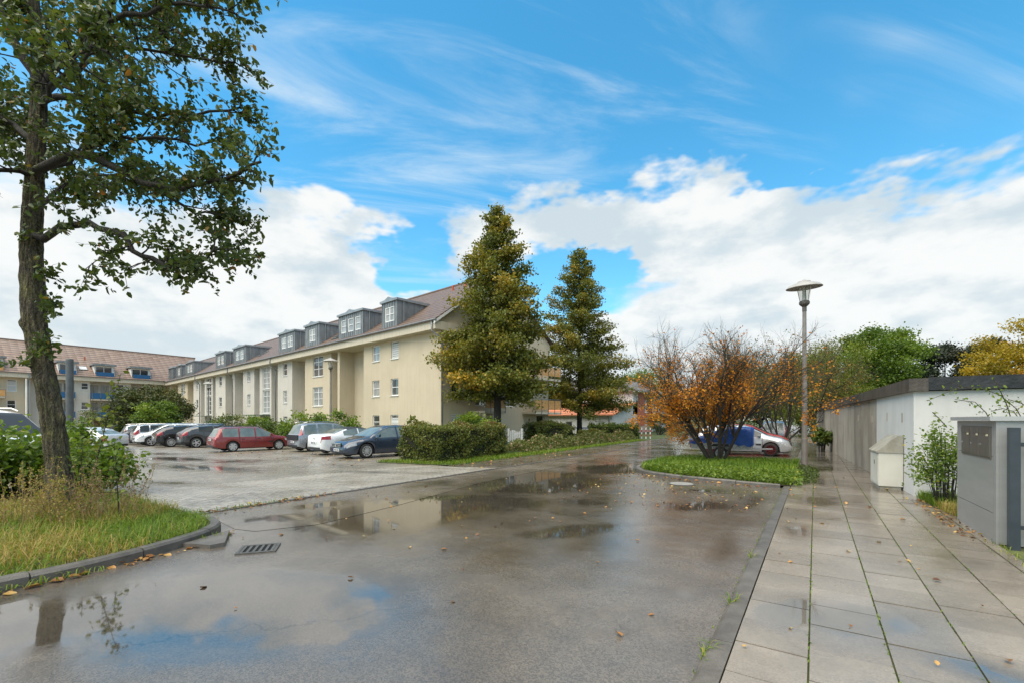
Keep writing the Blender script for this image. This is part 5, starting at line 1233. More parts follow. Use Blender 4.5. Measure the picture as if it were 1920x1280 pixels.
def car(label, spec, pos, head, col, style='spoke5', plate='rear', glass_m=None, name='parked_car', group='cars on the car park', cat_='car', z=0.0, extras=None):
    """lofted body: stations along the length, each ring from sill over belt line to roof; cells of the loft become panes, lamps and body"""
    L, Wd, H, top, belt = spec['L'], spec['W'], spec['H'], spec['top'], spec['belt']
    wr = spec.get('wr', .315); fx = L - spec['fo']; rx = fx - spec['wb']; sill = spec.get('sill', .22)
    root = empty(name, (pos[0], pos[1], z), head, label, cat_, group)
    gm = glass_m or carglass
    ar = wr + .055
    xs = set(np.linspace(0, L, 50)); xs |= {q for q, _ in top}
    for c in (fx, rx): xs |= {c-ar, c+ar, c-ar*.97, c+ar*.97, c-ar*.86, c+ar*.86, c-ar*.65, c+ar*.65, c-ar*.35, c+ar*.35, c}
    for a, b in spec['side']: xs |= {a, b}
    for k in ('ws', 'rw'): xs |= set(spec[k])
    xs |= {L-.09, L-.48, .09, .34, .03, L-.03}
    xs = sorted(round(q, 3) for q in xs if 0 <= q <= L); xs = [q for i, q in enumerate(xs) if i == 0 or q - xs[i-1] > .006]
    plan = [(0, .80), (.06, .90), (.22, .95), (.7, .985), (1.4, 1), (L-1.5, 1), (L-.8, .975), (L-.35, .92), (L-.12, .82), (L, .66)]
    rings = []
    for x in xs:
        W = Wd/2*interp(plan, x); zt = interp(top, x); zb0 = sill + .10*smoothstep((.35-x)/.35) + .06*smoothstep((x-L+.3)/.3)
        for c in (fx, rx):
            if abs(x-c) < ar: zb0 = max(zb0, wr + math.sqrt(max(0, ar*ar-(x-c)**2)))
        ze = min(interp(belt, x), zt-.03); zb0 = min(zb0, ze-.06)
        h = ze-zb0; t = max(0, min(1, (zt-ze)/.45))
        Wr = W*(.90-.165*t); zr = max(ze+.008, zt-(.02+.055*t)); flare = 1.0
        rings.append([(W*.965, zb0), (W*.99, zb0+.16*h), (W*1.005, zb0+.45*h), (W*.995, zb0+.75*h), (W*.955, ze), (W*.955*.5+Wr*.5+.012*t, (ze+zr)/2), (Wr, zr), (Wr*.86, zt-.012-.012*t), (Wr*.45, zt-.002), (0, zt)])
    nr = 10
    V = []; X0 = L/2
    for x, ring in zip(xs, rings):
        V += [(x-X0, y, zz) for y, zz in ring] + [(x-X0, -y, zz) for y, zz in ring[:-1]]
    def idx(i, j, s):
        b = i*(2*nr-1)
        return b+j if (s > 0 or j == nr-1) else b+nr+j
    parts = {}
    def put(key, face): parts.setdefault(key, []).append(face)
    for i in range(len(xs)-1):
        xm = (xs[i]+xs[i+1])/2
        for j in range(nr-1):
            for s in (1, -1):
                f = (idx(i, j, s), idx(i, j+1, s), idx(i+1, j+1, s), idx(i+1, j, s))
                if s < 0: f = f[::-1]
                key = 'body'
                hgt = rings[i][6][1]-rings[i][4][1]; hg2 = rings[i+1][6][1]-rings[i+1][4][1]
                if j in spec.get('sj', (4, 5)) and max(hgt, hg2) > .10:
                    for k, (a, b) in enumerate(spec['side']):
                        if a < xm < b: key = ('side_window', k, s)
                if j >= 7 or (j == 6 and False):
                    if spec['ws'][0] < xm < spec['ws'][1]: key = ('windscreen', 0, 0)
                    if spec['rw'][0] < xm < spec['rw'][1]: key = ('rear_window', 0, 0)
                if spec.get('rwwide') and j in (5, 6) and spec['rw'][0] < xm < spec['rw'][1]: key = ('rear_window', 0, 0)
                if j in spec.get('hl', (3,)) and L-.50 < xm < L-.07: key = ('headlight', 0, s)
                if j in spec.get('tl', (3,)) and .0 < xm < spec.get('tlx', .30): key = ('tail_light', 0, s)
                if j == 0 and spec.get('cladding'): key = ('sill_trim', 0, s)
                if spec.get('dark_low') and j <= 1: key = ('sill_trim', 0, s)
                if spec.get('dark_roof') and j >= 6 and spec['rw'][1] <= xm <= spec['ws'][0]: key = ('roof_panel', 0, 0)
                put(key, f)
    n0 = len(xs)-1
    put('body', tuple(idx(0, j, 1) for j in range(nr))[::-1] + tuple(idx(0, j, -1) for j in range(nr-1)))
    put('body', tuple(idx(n0, j, 1) for j in range(nr)) + tuple(idx(n0, j, -1) for j in range(nr-2, -1, -1)))
    mats_ = {'side_window': gm, 'windscreen': spec.get('wsm', gm), 'rear_window': spec.get('rwm', gm), 'headlight': lamp_clear, 'tail_light': lamp_red, 'sill_trim': blackplastic, 'roof_panel': blackplastic}
    for key, fs in parts.items():
        used = sorted({v for f in fs for v in f}); mp = {v: k for k, v in enumerate(used)}
        nm = key if isinstance(key, str) else key[0]
        MB().add([V[v] for v in used], [tuple(mp[v] for v in f) for f in fs]).build(nm, col if nm == 'body' else mats_[nm], root, True)
    # chassis filling the wheel housings
    MB().box(-X0+.25, X0-.3, -Wd/2+.24, Wd/2-.24, .17, .62).build('underbody', blackplastic, root)
    for xx in (fx, rx):
        for s in (1, -1): wheel(root, xx-X0, s*(Wd/2-.14), wr, s, style)
    # front: grille, plate, intake; rear: bumper trim, plate
    zf = interp(top, L-.05); 
    fw = Wd/2*.60
    gz0, gz1 = spec.get('grille', (.48, .62))
    MB().box(X0-.04, X0+.012, -fw*.72, fw*.72, gz0, gz1).build('grille', blackplastic, root)
    gb = MB()
    for k in range(3): zz = gz0 + (gz1-gz0)*(k+.5)/3; gb.box(X0+.0125, X0+.02, -fw*.68, fw*.68, zz-.012, zz+.012)
    gb.build('grille_bars', chrome, root)['kind'] = 'stuff'
    MB().box(X0-.03, X0+.008, -fw, fw, sill+.07, sill+.17).build('air_intake', blackplastic, root)
    for s in (1, -1):
        pz = {1: ('front', X0+.014, gz0-.16), -1: ('rear', -X0-.014, spec.get('rpz', .62))}[s]
        pl = MB().box(min(pz[1], pz[1]+s*.012), max(pz[1], pz[1]+s*.012), -.26, .26, pz[2], pz[2]+.115).build('number_plate', plate_m, root)
        ik = MB()
        for k, (a, b) in enumerate(((-.17, -.10), (-.08, -.02), (.03, .08), (.10, .15), (.17, .22))):
            xx = pz[1]+s*.0125; ik.box(min(xx, xx+s*.002), max(xx, xx+s*.002), a, b, pz[2]+.025, pz[2]+.09)
        ik.build('plate_characters', plate_ink, pl)['kind'] = 'stuff'
        xx = pz[1]+s*.0125; MB().box(min(xx, xx+s*.002), max(xx, xx+s*.002), .215 if s < 0 else -.258, .258 if s < 0 else -.215, pz[2]+.004, pz[2]+.111).build('country_field', plate_blue, pl)
    MB().box(-X0-.012, -X0+.04, -Wd*.36, Wd*.36, sill+.04, sill+.17).build('rear_bumper_insert', blackplastic, root)
    # mirrors, handles
    mx = spec['ws'][1]-.32-X0; zb_ = interp(belt, mx+X0)
    for s in (1, -1):
        m_ = MB(); m_.add([(mx-.02, s*(Wd/2-.04), zb_+.02), (mx+.1, s*(Wd/2-.04), zb_+.02), (mx+.08, s*(Wd/2+.15), zb_+.05), (mx-.03, s*(Wd/2+.15), zb_+.05), (mx-.02, s*(Wd/2-.04), zb_+.13), (mx+.06, s*(Wd/2-.04), zb_+.13), (mx+.03, s*(Wd/2+.15), zb_+.17), (mx-.03, s*(Wd/2+.15), zb_+.17)],
                          [(0, 1, 2, 3), (4, 7, 6, 5), (0, 4, 5, 1), (1, 5, 6, 2), (2, 6, 7, 3), (3, 7, 4, 0)]); m_.build('wing_mirror', col, root)
        for hx in spec.get('handles', ()):
            zz = interp(belt, hx)-.13; MB().box(hx-X0-.09, hx-X0+.09, s*Wd/2*.985-.012, s*Wd/2*.985+.025, zz-.018, zz+.018).build('door_handle', blackplastic if spec.get('old') else col, root)
        for dx in spec.get('doors', ()):
            zz0 = sill+.14; zz1 = interp(belt, dx)-.02; MB().box(dx-X0-.006, dx-X0+.006, s*Wd/2*.97, s*(Wd/2*1.0+.006), zz0, zz1).build('door_gap', blackplastic, root)
        if spec.get('strip'): MB().box(rx+ar-X0+.02, fx-ar-X0-.02, s*Wd/2*.99-.01, s*Wd/2*.99+.022, .50, .58).build('rubbing_strip', blackplastic, root)
        if spec.get('rails'): MB().tube([(spec['rw'][1]-X0+.05, s*Wd*.33, H-.02), (spec['rw'][1]-X0+.25, s*Wd*.335, H+.035), (spec['ws'][0]-X0-.3, s*Wd*.335, H+.035), (spec['ws'][0]-X0-.1, s*Wd*.33, H-.05)], .018, 6).build('roof_rail', blackplastic if spec.get('old') else chrome, root)
    if extras: extras(root, X0, Wd, spec)
    return root

SALOON = dict(L=4.83, W=1.86, H=1.50, fo=.98, wb=2.74, wr=.335, top=[(0, .62), (.03, .95), (.12, 1.04), (.35, 1.12), (.75, 1.34), (1.25, 1.46), (2.0, 1.50), (2.6, 1.47), (2.95, 1.36), (3.65, .98), (4.2, .87), (4.6, .76), (4.78, .62), (4.83, .52)],
    belt=[(0, .90), (.6, .97), (2.6, .93), (3.6, .89), (4.3, .74), (4.6, .66), (4.83, .48)], side=[(.75, 1.35), (1.42, 2.2), (2.29, 3.40)], ws=(2.85, 3.62), rw=(.22, .80), handles=(1.55, 2.45), doors=(1.38, 2.25, 3.45), grille=(.50, .70), hl=(3,), tl=(3,))
ESTATE = dict(L=4.28, W=1.69, H=1.44, fo=.83, wb=2.52, wr=.30, top=[(0, .58), (.03, .84), (.10, .90), (.33, 1.34), (.55, 1.41), (1.5, 1.44), (2.3, 1.42), (2.62, 1.33), (3.28, .94), (3.85, .84), (4.15, .72), (4.28, .52)],
    belt=[(0, .80), (.4, .86), (2.8, .85), (3.3, .82), (3.9, .70), (4.28, .46)], side=[(.42, 1.22), (1.30, 2.08), (2.16, 3.02)], ws=(2.56, 3.25), rw=(.09, .36), handles=(1.45, 2.3), doors=(1.26, 2.12, 3.1), dark_low=False, strip=True, rails=True, old=True, tl=(3, 4), tlx=.12, rpz=.66, grille=(.52, .60))
MPV = dict(L=4.3, W=1.75, H=1.64, fo=.85, wb=2.69, wr=.31, top=[(0, .62), (.03, .95), (.08, 1.02), (.30, 1.50), (.6, 1.60), (1.6, 1.64), (2.4, 1.60), (2.75, 1.48), (3.45, 1.02), (3.95, .86), (4.2, .70), (4.3, .52)],
    belt=[(0, .92), (.4, .97), (2.8, .95), (3.4, .92), (3.95, .74), (4.3, .46)], side=[(.36, 1.05), (1.14, 2.0), (2.09, 3.2)], ws=(2.7, 3.42), rw=(.07, .34), handles=(1.3, 2.2), doors=(1.1, 2.05), rails=True, tl=(4, 5), tlx=.25, rpz=.50)
COUPE = dict(L=4.48, W=1.81, H=1.40, fo=.88, wb=2.61, wr=.325, top=[(0, .70), (.03, .98), (.15, 1.04), (.75, 1.08), (1.35, 1.30), (1.9, 1.40), (2.35, 1.38), (2.7, 1.28), (3.35, .98), (3.9, .86), (4.35, .68), (4.48, .50)],
    belt=[(0, .93), (.6, .98), (2.6, .92), (3.4, .86), (4.0, .72), (4.48, .46)], side=[(1.15, 1.95), (2.02, 3.1)], ws=(2.6, 3.3), rw=(.75, 1.4), handles=(2.15,), doors=(1.95, 3.1), dark_roof=True, tl=(3,), tlx=.46, rpz=.55)
HATCH = dict(L=4.15, W=1.74, H=1.47, fo=.82, wb=2.55, wr=.31, top=[(0, .60), (.03, .92), (.08, 1.00), (.38, 1.34), (.7, 1.43), (1.5, 1.47), (2.2, 1.44), (2.55, 1.33), (3.2, .98), (3.75, .86), (4.05, .70), (4.15, .50)],
    belt=[(0, .88), (.4, .95), (2.6, .90), (3.2, .86), (3.8, .70), (4.15, .46)], side=[(.5, .95), (1.02, 1.9), (1.98, 2.95)], ws=(2.48, 3.15), rw=(.07, .42), handles=(1.2, 2.1), doors=(.98, 1.94, 3.0), strip=True, tl=(3, 4), tlx=.2, rpz=.58)
SUV = dict(L=4.39, W=1.80, H=1.55, fo=.90, wb=2.64, wr=.345, sill=.27, top=[(0, .68), (.03, .98), (.10, 1.06), (.55, 1.36), (1.0, 1.49), (1.7, 1.55), (2.3, 1.53), (2.65, 1.42), (3.35, 1.06), (3.95, .94), (4.28, .76), (4.39, .56)],
    belt=[(0, .96), (.5, 1.14), (1.2, 1.08), (2.7, .99), (3.4, .95), (4.0, .80), (4.39, .50)], side=[(1.0, 1.85), (1.94, 3.1)], ws=(2.58, 3.3), rw=(.09, .58), handles=(2.1,), doors=(1.9, 3.1), cladding=True, tl=(3, 4), tlx=.38, rpz=.60)
BIGSUV = dict(SUV, H=1.66, top=[(0, .68), (.03, 1.02), (.08, 1.10), (.30, 1.52), (.6, 1.62), (1.7, 1.66), (2.4, 1.62), (2.72, 1.50), (3.4, 1.08), (3.95, .96), (4.28, .78), (4.39, .56)], belt=[(0, .98), (.5, 1.05), (2.7, 1.02), (3.4, .97), (4.0, .82), (4.39, .50)], side=[(.42, 1.0), (1.08, 1.95), (2.03, 3.15)], rw=(.07, .34), rails=True)
VAN = dict(L=4.9, W=1.95, H=2.02, fo=.92, wb=3.0, wr=.34, top=[(0, .7), (.03, 1.1), (.08, 1.25), (.22, 1.86), (.5, 1.97), (2.0, 2.02), (3.0, 2.0), (3.4, 1.90), (4.15, 1.22), (4.6, 1.04), (4.85, .8), (4.9, .55)],
    belt=[(0, 1.12), (3.4, 1.10), (4.1, 1.06), (4.6, .85), (4.9, .5)], side=[(.3, 1.5), (1.58, 2.7), (2.8, 3.95)], ws=(3.35, 4.12), rw=(.07, .26), handles=(2.75, 3.0), doors=(2.75, 3.9), tl=(3, 4), tlx=.14, sj=(4,), rails=True)

NIN = Vector((0.13997, 0.99016)); HIN = math.atan2(NIN.y, NIN.x); HOUT = HIN + math.pi
def cgz(x): return -.010*max(0, min(50, -14-x))
def row(label, spec, rear, head_in, col, **kw):
    """car standing square to the block; rear = middle of the end that points to the lane"""
    c = Vector(rear) + NIN*spec['L']/2
    return car(label, spec, c, HIN if head_in else HOUT, col, z=cgz(c.x), **kw)
def insignia_extra(root, X0, Wd, spec):
    MB().box(X0+.021, X0+.035, -.42, .42, .675, .70).build('chrome_bar', chrome, root)
    b = MB(); b.lathe([(.062, 0), (.062, .012), (.05, .012), (.05, .0)], 18, Matrix.Translation((X0+.036, 0, .62)) @ Matrix.Rotation(R(90), 4, 'Y')); b.box(X0+.037, X0+.044, -.07, .07, .613, .627); b.build('badge', chrome, root)
    for s in (1, -1): MB().box(X0-.10, X0-.008, s*.46-.13, s*.46+.13, .33, .42).build('fog_lamp', lamp_clear, root)
    for s in (1, -1):
        pts = [(q-X0, s*(Wd/2*(.90-.165*max(0, min(1, (interp(spec['top'], q)-interp(spec['belt'], q))/.45)))+.012), interp(spec['top'], q)-.07) for q in (3.5, 3.2, 2.95, 2.6, 2.0, 1.3, .9)]
        MB().tube(pts, .012, 5).build('window_trim', chrome, root)
row('dark blue saloon facing the camera beside the clipped hedge', SALOON, (-17.75, 12.55), False, paint('dark_blue', (0.030, 0.042, 0.066)), style='multi', glass_m=carglass_lt, extras=insignia_extra)
def badge_rear(root, X0, Wd, spec): MB().box(-X0-.02, -X0-.006, -.035, .035, .80, .88).build('badge', chrome, root)
row('white coupe with dark folding roof parked tail first to the lane', COUPE, (-21.0, 13.55), True, paint('white', (0.66, 0.67, 0.67), 0), style='spoke7', glass_m=carglass_lt, extras=badge_rear)
row('grey people carrier between the red estate and the white coupe', MPV, (-24.55, 14.5), True, paint('silver_grey', (0.27, 0.285, 0.31), .5), style='cap', glass_m=carglass_lt, extras=lambda r, X0, W_, s: MB().box(-X0-.02, -X0+.03, -W_*.42, W_*.42, .66, .95).build('tailgate_panel', blackplastic, r))
row('dark red estate car parked nose to the block', ESTATE, (-28.7, 12.05), True, paint('dark_red', (0.20, 0.022, 0.020)), style='cap', glass_m=carglass_lt)
row('dark grey crossover left of the red estate', SUV, (-36.1, 13.2), True, paint('dark_grey', (0.062, 0.065, 0.068), .4), style='spoke5')
row('black hatchback left of the dark grey crossover', SUV, (-39.1, 12.8), True, paint('black', (0.018, 0.018, 0.02)), style='multi')
row('white off-roader with headlamps towards the lane', BIGSUV, (-42.3, 12.6), False, paint('white', (0.66, 0.67, 0.67), 0), style='spoke5')
row('silver off-roader with red tail lamps left of the white one', BIGSUV, (-45.1, 13.3), True, paint('silver', (0.42, 0.43, 0.44), .5), style='spoke7')
row('small dark blue car facing the lane, leftmost but one', HATCH, (-47.7, 12.5), False, paint('navy', (0.02, 0.03, 0.06)), style='cap')
row('small white hatchback with upright red tail lamps at the row end', MPV, (-50.6, 14.2), True, paint('white', (0.66, 0.67, 0.67), 0), style='cap', glass_m=carglass_lt)
for lab, px, D, sp, c in (('white car in the second row, only its roof showing', 372, 41, BIGSUV, 'white'), ('dark car in the second row behind the crossover', 408, 38.5, MPV, 'black'), ('dark estate in the second row behind the red car roof', 432, 37, ESTATE, 'black')):
    x, y = at(px, D); car(lab, sp, (x, y), HIN, MATS['paint_'+c], z=cgz(x))
h_ = R(206)
car('silver white saloon driving away on the left of the car park', dict(SALOON, L=4.65, W=1.76, rw=(.30, .95), top=[(0, .60), (.03, .93), (.12, 1.02), (.55, 1.06), (1.1, 1.34), (1.6, 1.46), (2.1, 1.48), (2.55, 1.44), (2.9, 1.33), (3.5, .97), (4.05, .86), (4.45, .74), (4.6, .62), (4.65, .5)], tl=(2, 3), tlx=.34, rpz=.66, side=[(.95, 1.4), (1.48, 2.2), (2.28, 3.3)]), (-37.0 + 2.33*math.cos(h_), 10.25 + 2.33*math.sin(h_)), h_, paint('silver_white', (0.58, 0.585, 0.59), .3), style='spoke7', glass_m=carglass_lt, z=cgz(-38))
x, y = at(-62, 13.4)
car('white van behind the bushes at the left edge', VAN, (x, y), math.atan2(CR[1], CR[0]) + R(6), MATS['paint_white'], style='cap', group=None, name='van', cat_='van', glass_m=pm('van_glass', (.055, .055, .055), None, rough=.45, spec=.25))
# right side, bays along the pavement
car('silver hatchback with red wheels behind the blue trailer', HATCH, (-3.0, 25.0), R(2), paint('light_silver', (0.47, 0.475, 0.48), .4), style='red', group='cars in the bays by the pavement')
car('red car mostly hidden behind the silver hatchback', HATCH, (-3.15, 28.0), R(0), paint('bright_red', (0.42, 0.03, 0.025)), style='cap', group='cars in the bays by the pavement')
x, y = at(1448, 31); car('grey people carrier seen from behind far down the bays', MPV, (x, y+2.1), R(92), MATS['paint_silver_grey'], style='cap', glass_m=carglass_lt, group='cars in the bays by the pavement')

# ---------------------------------------------------------------- trailer under a blue tarpaulin
tl = empty('trailer', (-3.5, 22.15, 0), R(3), 'small silver car trailer with sagging blue tarpaulin behind the orange leaved tree', 'trailer')
alu = pm('trailer_aluminium', (0.40, 0.39, 0.36), (0.50, 0.49, 0.46), 3, .45, metal=.5)
tarp = pm('blue_tarpaulin', (0.008, 0.05, 0.23), (0.014, 0.075, 0.32), 2.5, .38, .8, 9)
MB().box(-1.15, 1.2, -.62, .62, .42, .50).build('floor', alu, tl)
for nm, b_ in (('side_board', (-1.15, 1.2, -.65, -.621, .43, .80)), ('side_board', (-1.15, 1.2, .621, .65, .43, .80)), ('tail_board', (-1.18, -1.151, -.65, .65, .43, .80)), ('front_board', (1.201, 1.23, -.65, .65, .43, .80))):
    MB().box(*b_).build(nm, alu, tl)
def tarp_mesh():
    nx, ny = 24, 14; vs = []; prof = [(-1.22, .80), (-.9, .93), (-.55, .98), (-.1, 1.24), (.3, 1.33), (1.0, 1.36), (1.26, 1.33)]
    rows_ = [(-.69, None), (-.68, .55), (-.67, .9), (-.60, 1.0), (-.3, 1.02), (0, 1.03), (.3, 1.02), (.60, 1.0), (.67, .9), (.68, .55), (.69, None)]
    for i in range(nx+1):
        x = -1.24 + 2.52*i/nx; t_ = interp(prof, x); low = interp([(-1.24, .62), (-.2, .72), (1.26, .56)], x) + .03*math.sin(i*1.9)
        for (yy, k) in rows_:
            zz = low if k is None else low + (t_-low)*min(1, k) + (.03 if k > 1 else 0)
            vs.append((x + .01*math.sin(zz*20+i), yy + .02*math.sin(i*1.3+zz*6), zz + .014*math.sin(i*2.1+yy*7)))
    m = len(rows_); fs = [(i*m+j, (i+1)*m+j, (i+1)*m+j+1, i*m+j+1) for i in range(nx) for j in range(m-1)]
    fs += [tuple(range(m)), tuple(nx*m+j for j in range(m))[::-1]]
    MB().add(vs, fs).build('tarpaulin', tarp, tl, True)
tarp_mesh()
for s in (1, -1):
    wheel(tl, .05, s*.74, .27, s, 'cap')
    MB().add([(-.32, s*.66, .56), (.42, s*.66, .56), (.32, s*.66, .66), (-.22, s*.66, .66), (-.32, s*.86, .56), (.42, s*.86, .56), (.32, s*.86, .66), (-.22, s*.86, .66)], [(0, 1, 2, 3), (4, 7, 6, 5), (3, 2, 6, 7), (0, 3, 7, 4), (1, 5, 6, 2)]).build('mudguard', blackplastic, tl)
    MB().box(-1.215, -1.181, s*.56-.07, s*.56+.07, .46, .60).build('tail_light', lamp_red, tl)
MB().box(-1.205, -1.181, -.26, .26, .46, .57).build('number_plate', plate_m, tl)
MB().tube([(1.2, .3, .42), (2.0, 0, .45)], .03, 6).build('drawbar', steel, tl); MB().tube([(1.2, -.3, .42), (2.0, 0, .45)], .03, 6).build('drawbar', steel, tl)
rp_ = MB()
for k in range(9):
    x0 = -1.1 + k*.26; rp_.tube([(x0, -.70, .60), (x0+.13, -.70, .44), (x0+.26, -.70, .60)], .006, 4, cap=False)
rp_.build('tie_rope', blackplastic, tl)['kind'] = 'stuff'
# ================================================================ street furniture
greypost = pm('grey_brown_post_paint', (0.20, 0.175, 0.155), (0.26, 0.235, 0.21), 3, .55, .1, 30, streak=((.14, .11, .09), .4))
darkcast = pm('dark_lamp_casting', (0.085, 0.072, 0.062), (0.12, 0.105, 0.09), 4, .5)
hatm = pm('pale_lamp_hat', (0.30, 0.285, 0.26), (0.38, 0.365, 0.335), 3, .55)
def clear_glass():
    m = bpy.data.materials.new('lamp_glass'); m.use_nodes = True; MATS['lamp_glass'] = m; t = NT(m.node_tree)
    g_ = t.n('ShaderNodeBsdfGlossy'); g_.inputs['Roughness'].default_value = .06; tr = t.n('ShaderNodeBsdfTransparent'); tr.inputs[0].default_value = (.93, .93, .91, 1)
    d_ = t.n('ShaderNodeBsdfDiffuse'); d_.inputs[0].default_value = (.7, .68, .64, 1)
    a = t.n('ShaderNodeMixShader'); a.inputs[0].default_value = .10; b = t.n('ShaderNodeMixShader'); b.inputs[0].default_value = .16
    t.l(tr.outputs[0], a.inputs[1]); t.l(g_.outputs[0], a.inputs[2]); t.l(a.outputs[0], b.inputs[1]); t.l(d_.outputs[0], b.inputs[2])
    o = t.n('ShaderNodeOutputMaterial'); t.l(b.outputs[0], o.inputs[0]); return m
lglass = clear_glass()
def lamp(x, y, label, tilt=0.0, z=0.0):
    t = empty('street_lamp', (x, y, z), .3, label, 'street lamp', 'mushroom topped street lamps')
    MB().lathe([(.098, -.1), (.098, 1.0), (.088, 1.05), (.088, 3.0), (.075, 3.05), (.062, 5.72), (.062, 5.75)], 18).build('post', greypost, t, False)
    MB().lathe([(.072, 5.60), (.072, 5.78), (.066, 5.80)], 16).build('collar', darkcast, t)
    hd_ = empty('lamp_head', (0, 0, 5.78), 0); hd_.parent = t; hd_.rotation_euler = (R(tilt), R(-tilt*.5), 0)
    MB().lathe([(.05, -.03), (.09, .0), (.15, .06), (.172, .10), (.165, .12), (.172, .14), (.15, .19), (.14, .20)], 24).build('base_bowl', darkcast, hd_, False)
    gl = MB(); n = 24; pr = [(.148, .20), (.235, .70)]
    gl.add([(r_*math.cos(2*math.pi*k/n), r_*math.sin(2*math.pi*k/n), zz) for r_, zz in pr for k in range(n)], [(k, (k+1) % n, n+(k+1) % n, n+k) for k in range(n)]); gl.build('glass_cone', lglass, hd_, True)
    MB().lathe([(.075, .21), (.055, .66)], 12).build('bulb_tube', pm('opal_bulb', (.72, .70, .64), None, rough=.3), hd_)
    for k in range(3):
        a = 2.1*k+.4; MB().tube([(.145*math.cos(a), .145*math.sin(a), .19), (.235*math.cos(a), .235*math.sin(a), .72)], .010, 5).build('rod', darkcast, hd_)
    MB().lathe([(.57, .655), (.575, .67), (.48, .76), (.30, .83), (.22, .85), (.20, .89), (.06, .93), (.03, .96)], 36).build('hat', hatm, hd_, False)
    return t
lamp(-.32, 19.6, 'grey brown street lamp with mushroom hat on the pavement beside the orange leaved tree', 4)
lamp(*at(620, 36.2), 'street lamp standing before the cream block behind the white coupe', 0, -.12)
lamp(*at(391, 56), 'street lamp before the far end of the block', 0, -.35)
lamp(*at(1480, 46), 'far street lamp post behind the olive and rust coloured tree')
p_ = tag(MB().lathe([(.115, -.1), (.115, 3.98), (.105, 4.02), (.0, 4.03)], 20).build('steel_post', pm('galvanised_post', (.085, .09, .092), (.12, .125, .127), 5, .5, metal=.3), None), 'thick plain grey steel post behind the leaning tree', 'post')
p_.location = (*at(131, 17.4), 0)

# letterbox cabinet
ss = pm('brushed_grey_panel', (0.36, 0.355, 0.34), (0.42, 0.415, 0.40), .8, .42, metal=.4, stretch=(1, 1, 6))
ss_dk = pm('brushed_letterbox_steel', (0.20, 0.18, 0.155), (0.27, 0.245, 0.215), 1.5, .36, metal=.7, stretch=(8, 8, 1))
lb = empty('letterbox_cabinet', (2.0, 8.59, 0), R(1.5), 'brushed grey metal cabinet with three letterboxes at the right edge', 'cabinet')
for (z0, z1) in ((.05, .44), (.448, 1.20), (1.208, 1.685)):
    MB().box(0, .03, .10, 1.74, z0, z1).build('side_panel', ss, lb)
MB().box(.0, .03, .0, .092, .05, 1.685).build('corner_post', ss, lb)
MB().box(.031, 1.6, .0, 1.74, .05, 1.684).build('body', ss, lb)
MB().box(-.07, 1.66, -.05, 1.80, 1.688, 1.745).build('lid', pm('pale_metal_lid', (.44, .44, .43), None, rough=.4, metal=.3), lb)
MB().box(-.012, -.0005, .155, 1.46, 1.165, 1.61).build('letterbox_frame', ss_dk, lb)
for k in range(3):
    a = .185 + k*.42; b = a + .40
    d = MB().box(-.02, -.0125, a, b, 1.195, 1.50).build('letterbox_door', ss_dk, lb)
    MB().box(-.026, -.0205, a+.33, a+.355, 1.345, 1.37).build('lock', chrome, d)
    fl = MB().box(-.024, -.0125, a, b, 1.507, 1.585).build('letter_flap', ss_dk, lb)
    MB().box(-.031, -.0245, a+.02, a+.09, 1.475, 1.503).build('name_tag', pm('cream_name_tag', (.62, .56, .38), None, rough=.5), fl)
# fence beside it
fm = pm('anthracite_fence_paint', (0.030, 0.040, 0.050), (0.045, 0.055, 0.066), 4, .4)
fn = empty('metal_fence', (2.12, 8.42, 0), 0, 'anthracite metal fence with spear tips beside the letterbox cabinet', 'fence')
MB().box(-.05, .05, -.05, .05, 0, 1.60).build('post', fm, fn)
for zz in (.30, 1.36): MB().box(.051, 2.0, -.02, .02, zz, zz+.05).build('rail', fm, fn)
for k in range(14):
    xx = .16 + k*.13; pk_ = MB().tube([(xx, 0, .1), (xx, 0, 1.45)], .012, 8); pk_.build('bar', pm('pale_fence_bar', (.30, .31, .31), None, rough=.4, metal=.4), fn)
    MB().lathe([(.012, 1.451), (.022, 1.47), (.014, 1.49), (.026, 1.52), (.004, 1.60)], 8, Matrix.Translation((xx, 0, 0))).build('spear_tip', fm, fn)
# cable cabinet against the garages
cb = pm('beige_cabinet', (0.56, 0.535, 0.46), (0.62, 0.595, 0.52), 2, .5, .05, 40)
cbr = pm('weathered_cabinet_hood', (0.23, 0.21, 0.16), (0.36, 0.34, 0.28), 3, .7, .3, 20)
c_ = empty('cable_cabinet', (1.26, 13.86, 0), R(3.5), 'beige cable cabinet with sloping hood against the garage wall', 'cabinet')
MB().box(.03, .42, .03, 1.0, 0, .13).build('plinth', cbr, c_)
MB().box(.0, .45, .0, 1.03, .131, .92).build('body', cb, c_)
for k in range(2): MB().box(-.012, -.0005, .03+k*.49, .50+k*.49, .17, .88).build('door', cb, c_)
MB().box(-.02, -.0125, .44, .47, .62, .72).build('lock', blackplastic, c_)
hd2 = MB(); hd2.add([(-.04, -.03, .921), (.45, -.03, .921), (.45, 1.06, .921), (-.04, 1.06, .921), (.45, -.03, 1.32), (.45, 1.06, 1.32), (.34, -.03, 1.32), (.34, 1.06, 1.32), (-.04, -.03, .95), (-.04, 1.06, .95)],
        [(0, 3, 2, 1), (0, 1, 4, 6, 8), (3, 9, 7, 5, 2), (8, 6, 7, 9), (6, 4, 5, 7), (1, 2, 5, 4), (0, 8, 9, 3)]); hd2.build('hood', cbr, c_)

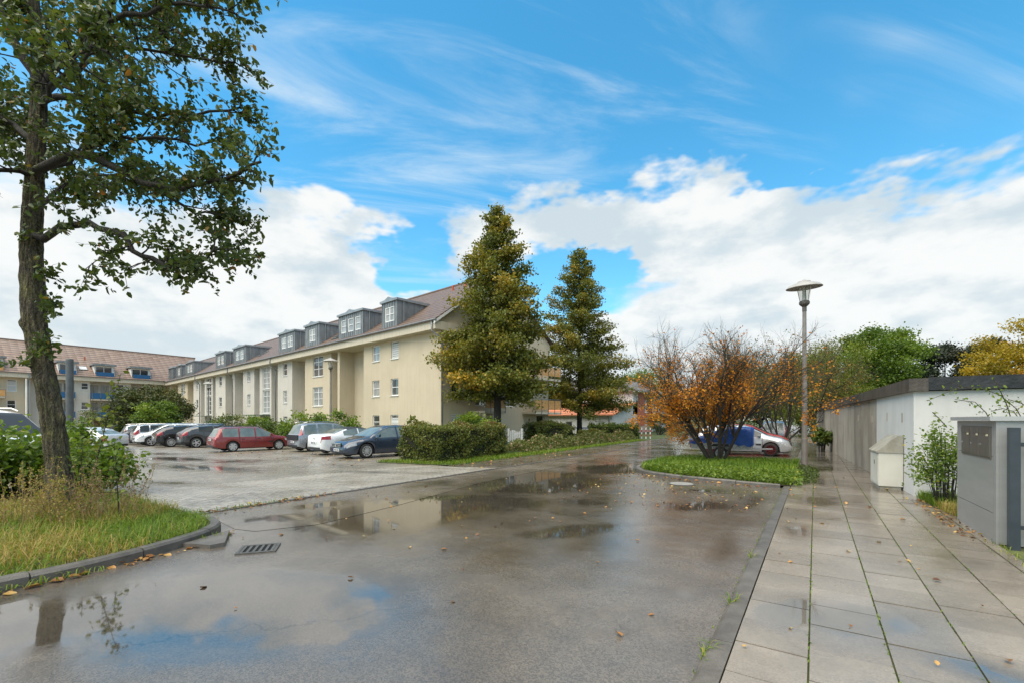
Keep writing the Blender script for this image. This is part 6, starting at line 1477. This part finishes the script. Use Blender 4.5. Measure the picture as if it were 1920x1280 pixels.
# gully grate, manhole cover, apron stone at the kerb tip
iron = pm('wet_cast_iron', (0.085, 0.08, 0.07), (0.14, 0.13, 0.115), 8, .4, .5, 60, metal=.3)
gr = empty('drain_grate', (-6.08, 3.13, .006), R(52), 'cast iron gully grate in the street before the left kerb tip', 'drain'); gr.scale = (.86, .86, 1)
MB().box(-.27, .27, -.24, .24, -.1, -.06).build('pit', pm('black_pit', (.004, .004, .004), None, rough=1), gr)
for b_ in ((-.27, .27, .19, .24), (-.27, .27, -.24, -.19), (-.27, -.23, -.19, .19), (.23, .27, -.19, .19)): MB().box(*b_, -.02, .012).build('rim', iron, gr)
MB().box(-.2295, .2295, -.1895, .1895, .0005, .002).build('slot_floor', MATS['black_pit'], gr)
for k in range(6):
    xx = -.205 + k*.082; MB().box(xx-.018, xx+.018, -.1895, .1895, -.02, .010).build('bar', iron, gr)
mh = empty('manhole_cover', (-2.95, 12.55, .003), .4, 'round manhole cover in the street before the right island', 'manhole')
MB().lathe([(.36, 0), (.36, .006), (.31, .006), (.31, .002)], 32).build('ring', iron, mh); MB().lathe([(.30, -.01), (.30, .008), (.0, .008)], 32).build('cover', pm('pale_cover_concrete', (.24, .23, .21), (.30, .29, .27), 9, .5, .4, 60), mh)
ap = tag(MB().prism([(-7.02, 2.62), (-6.62, 2.78), (-6.60, 2.95), (-7.28, 3.32)], -.05, .055).build('apron_stone', kerbmat), 'flat dark stone set against the tip of the left kerb', 'kerb stone')
# gate and barrier at the garden entrance
rw_red = pm('barrier_red', (.42, .03, .02), None, rough=.5); rw_white = pm('barrier_white', (.75, .75, .73), None, rough=.5)
for i, px in enumerate((1203, 1211, 1219)):
    b_ = empty('barrier_post', (*at(px, 41), 0), 0, ('left', 'middle', 'right')[i] + ' one of three red and white posts at the end of the verge', 'bollard', 'red and white posts')
    for k in range(5): MB().lathe([(.05, k*.2), (.05, k*.2+.2), (.0 if k == 4 else .049, k*.2+.2)], 10).build('band', rw_white if k % 2 == 0 else rw_red, b_)
x, y = at(966, 29)
gt = empty('garden_gate', (x, y, 0), R(28), 'low white garden gate between hedge and lime trunk', 'gate')
gwm = pm('mottled_white_gate', (.60, .60, .58), (.42, .42, .40), 9, .7)
for s in (-.42, .42): MB().box(s-.06, s+.06, -.06, .06, 0, 1.15).build('post', gwm, gt)
for k in range(6): MB().box(-.33+k*.113, -.245+k*.113, -.015, .015, .1, 1.0+.05*math.sin(k*1.2)).build('slat', gwm, gt)
for zz in (.25, .8): MB().box(-.355, .355, .016, .04, zz, zz+.07).build('rail', gwm, gt)
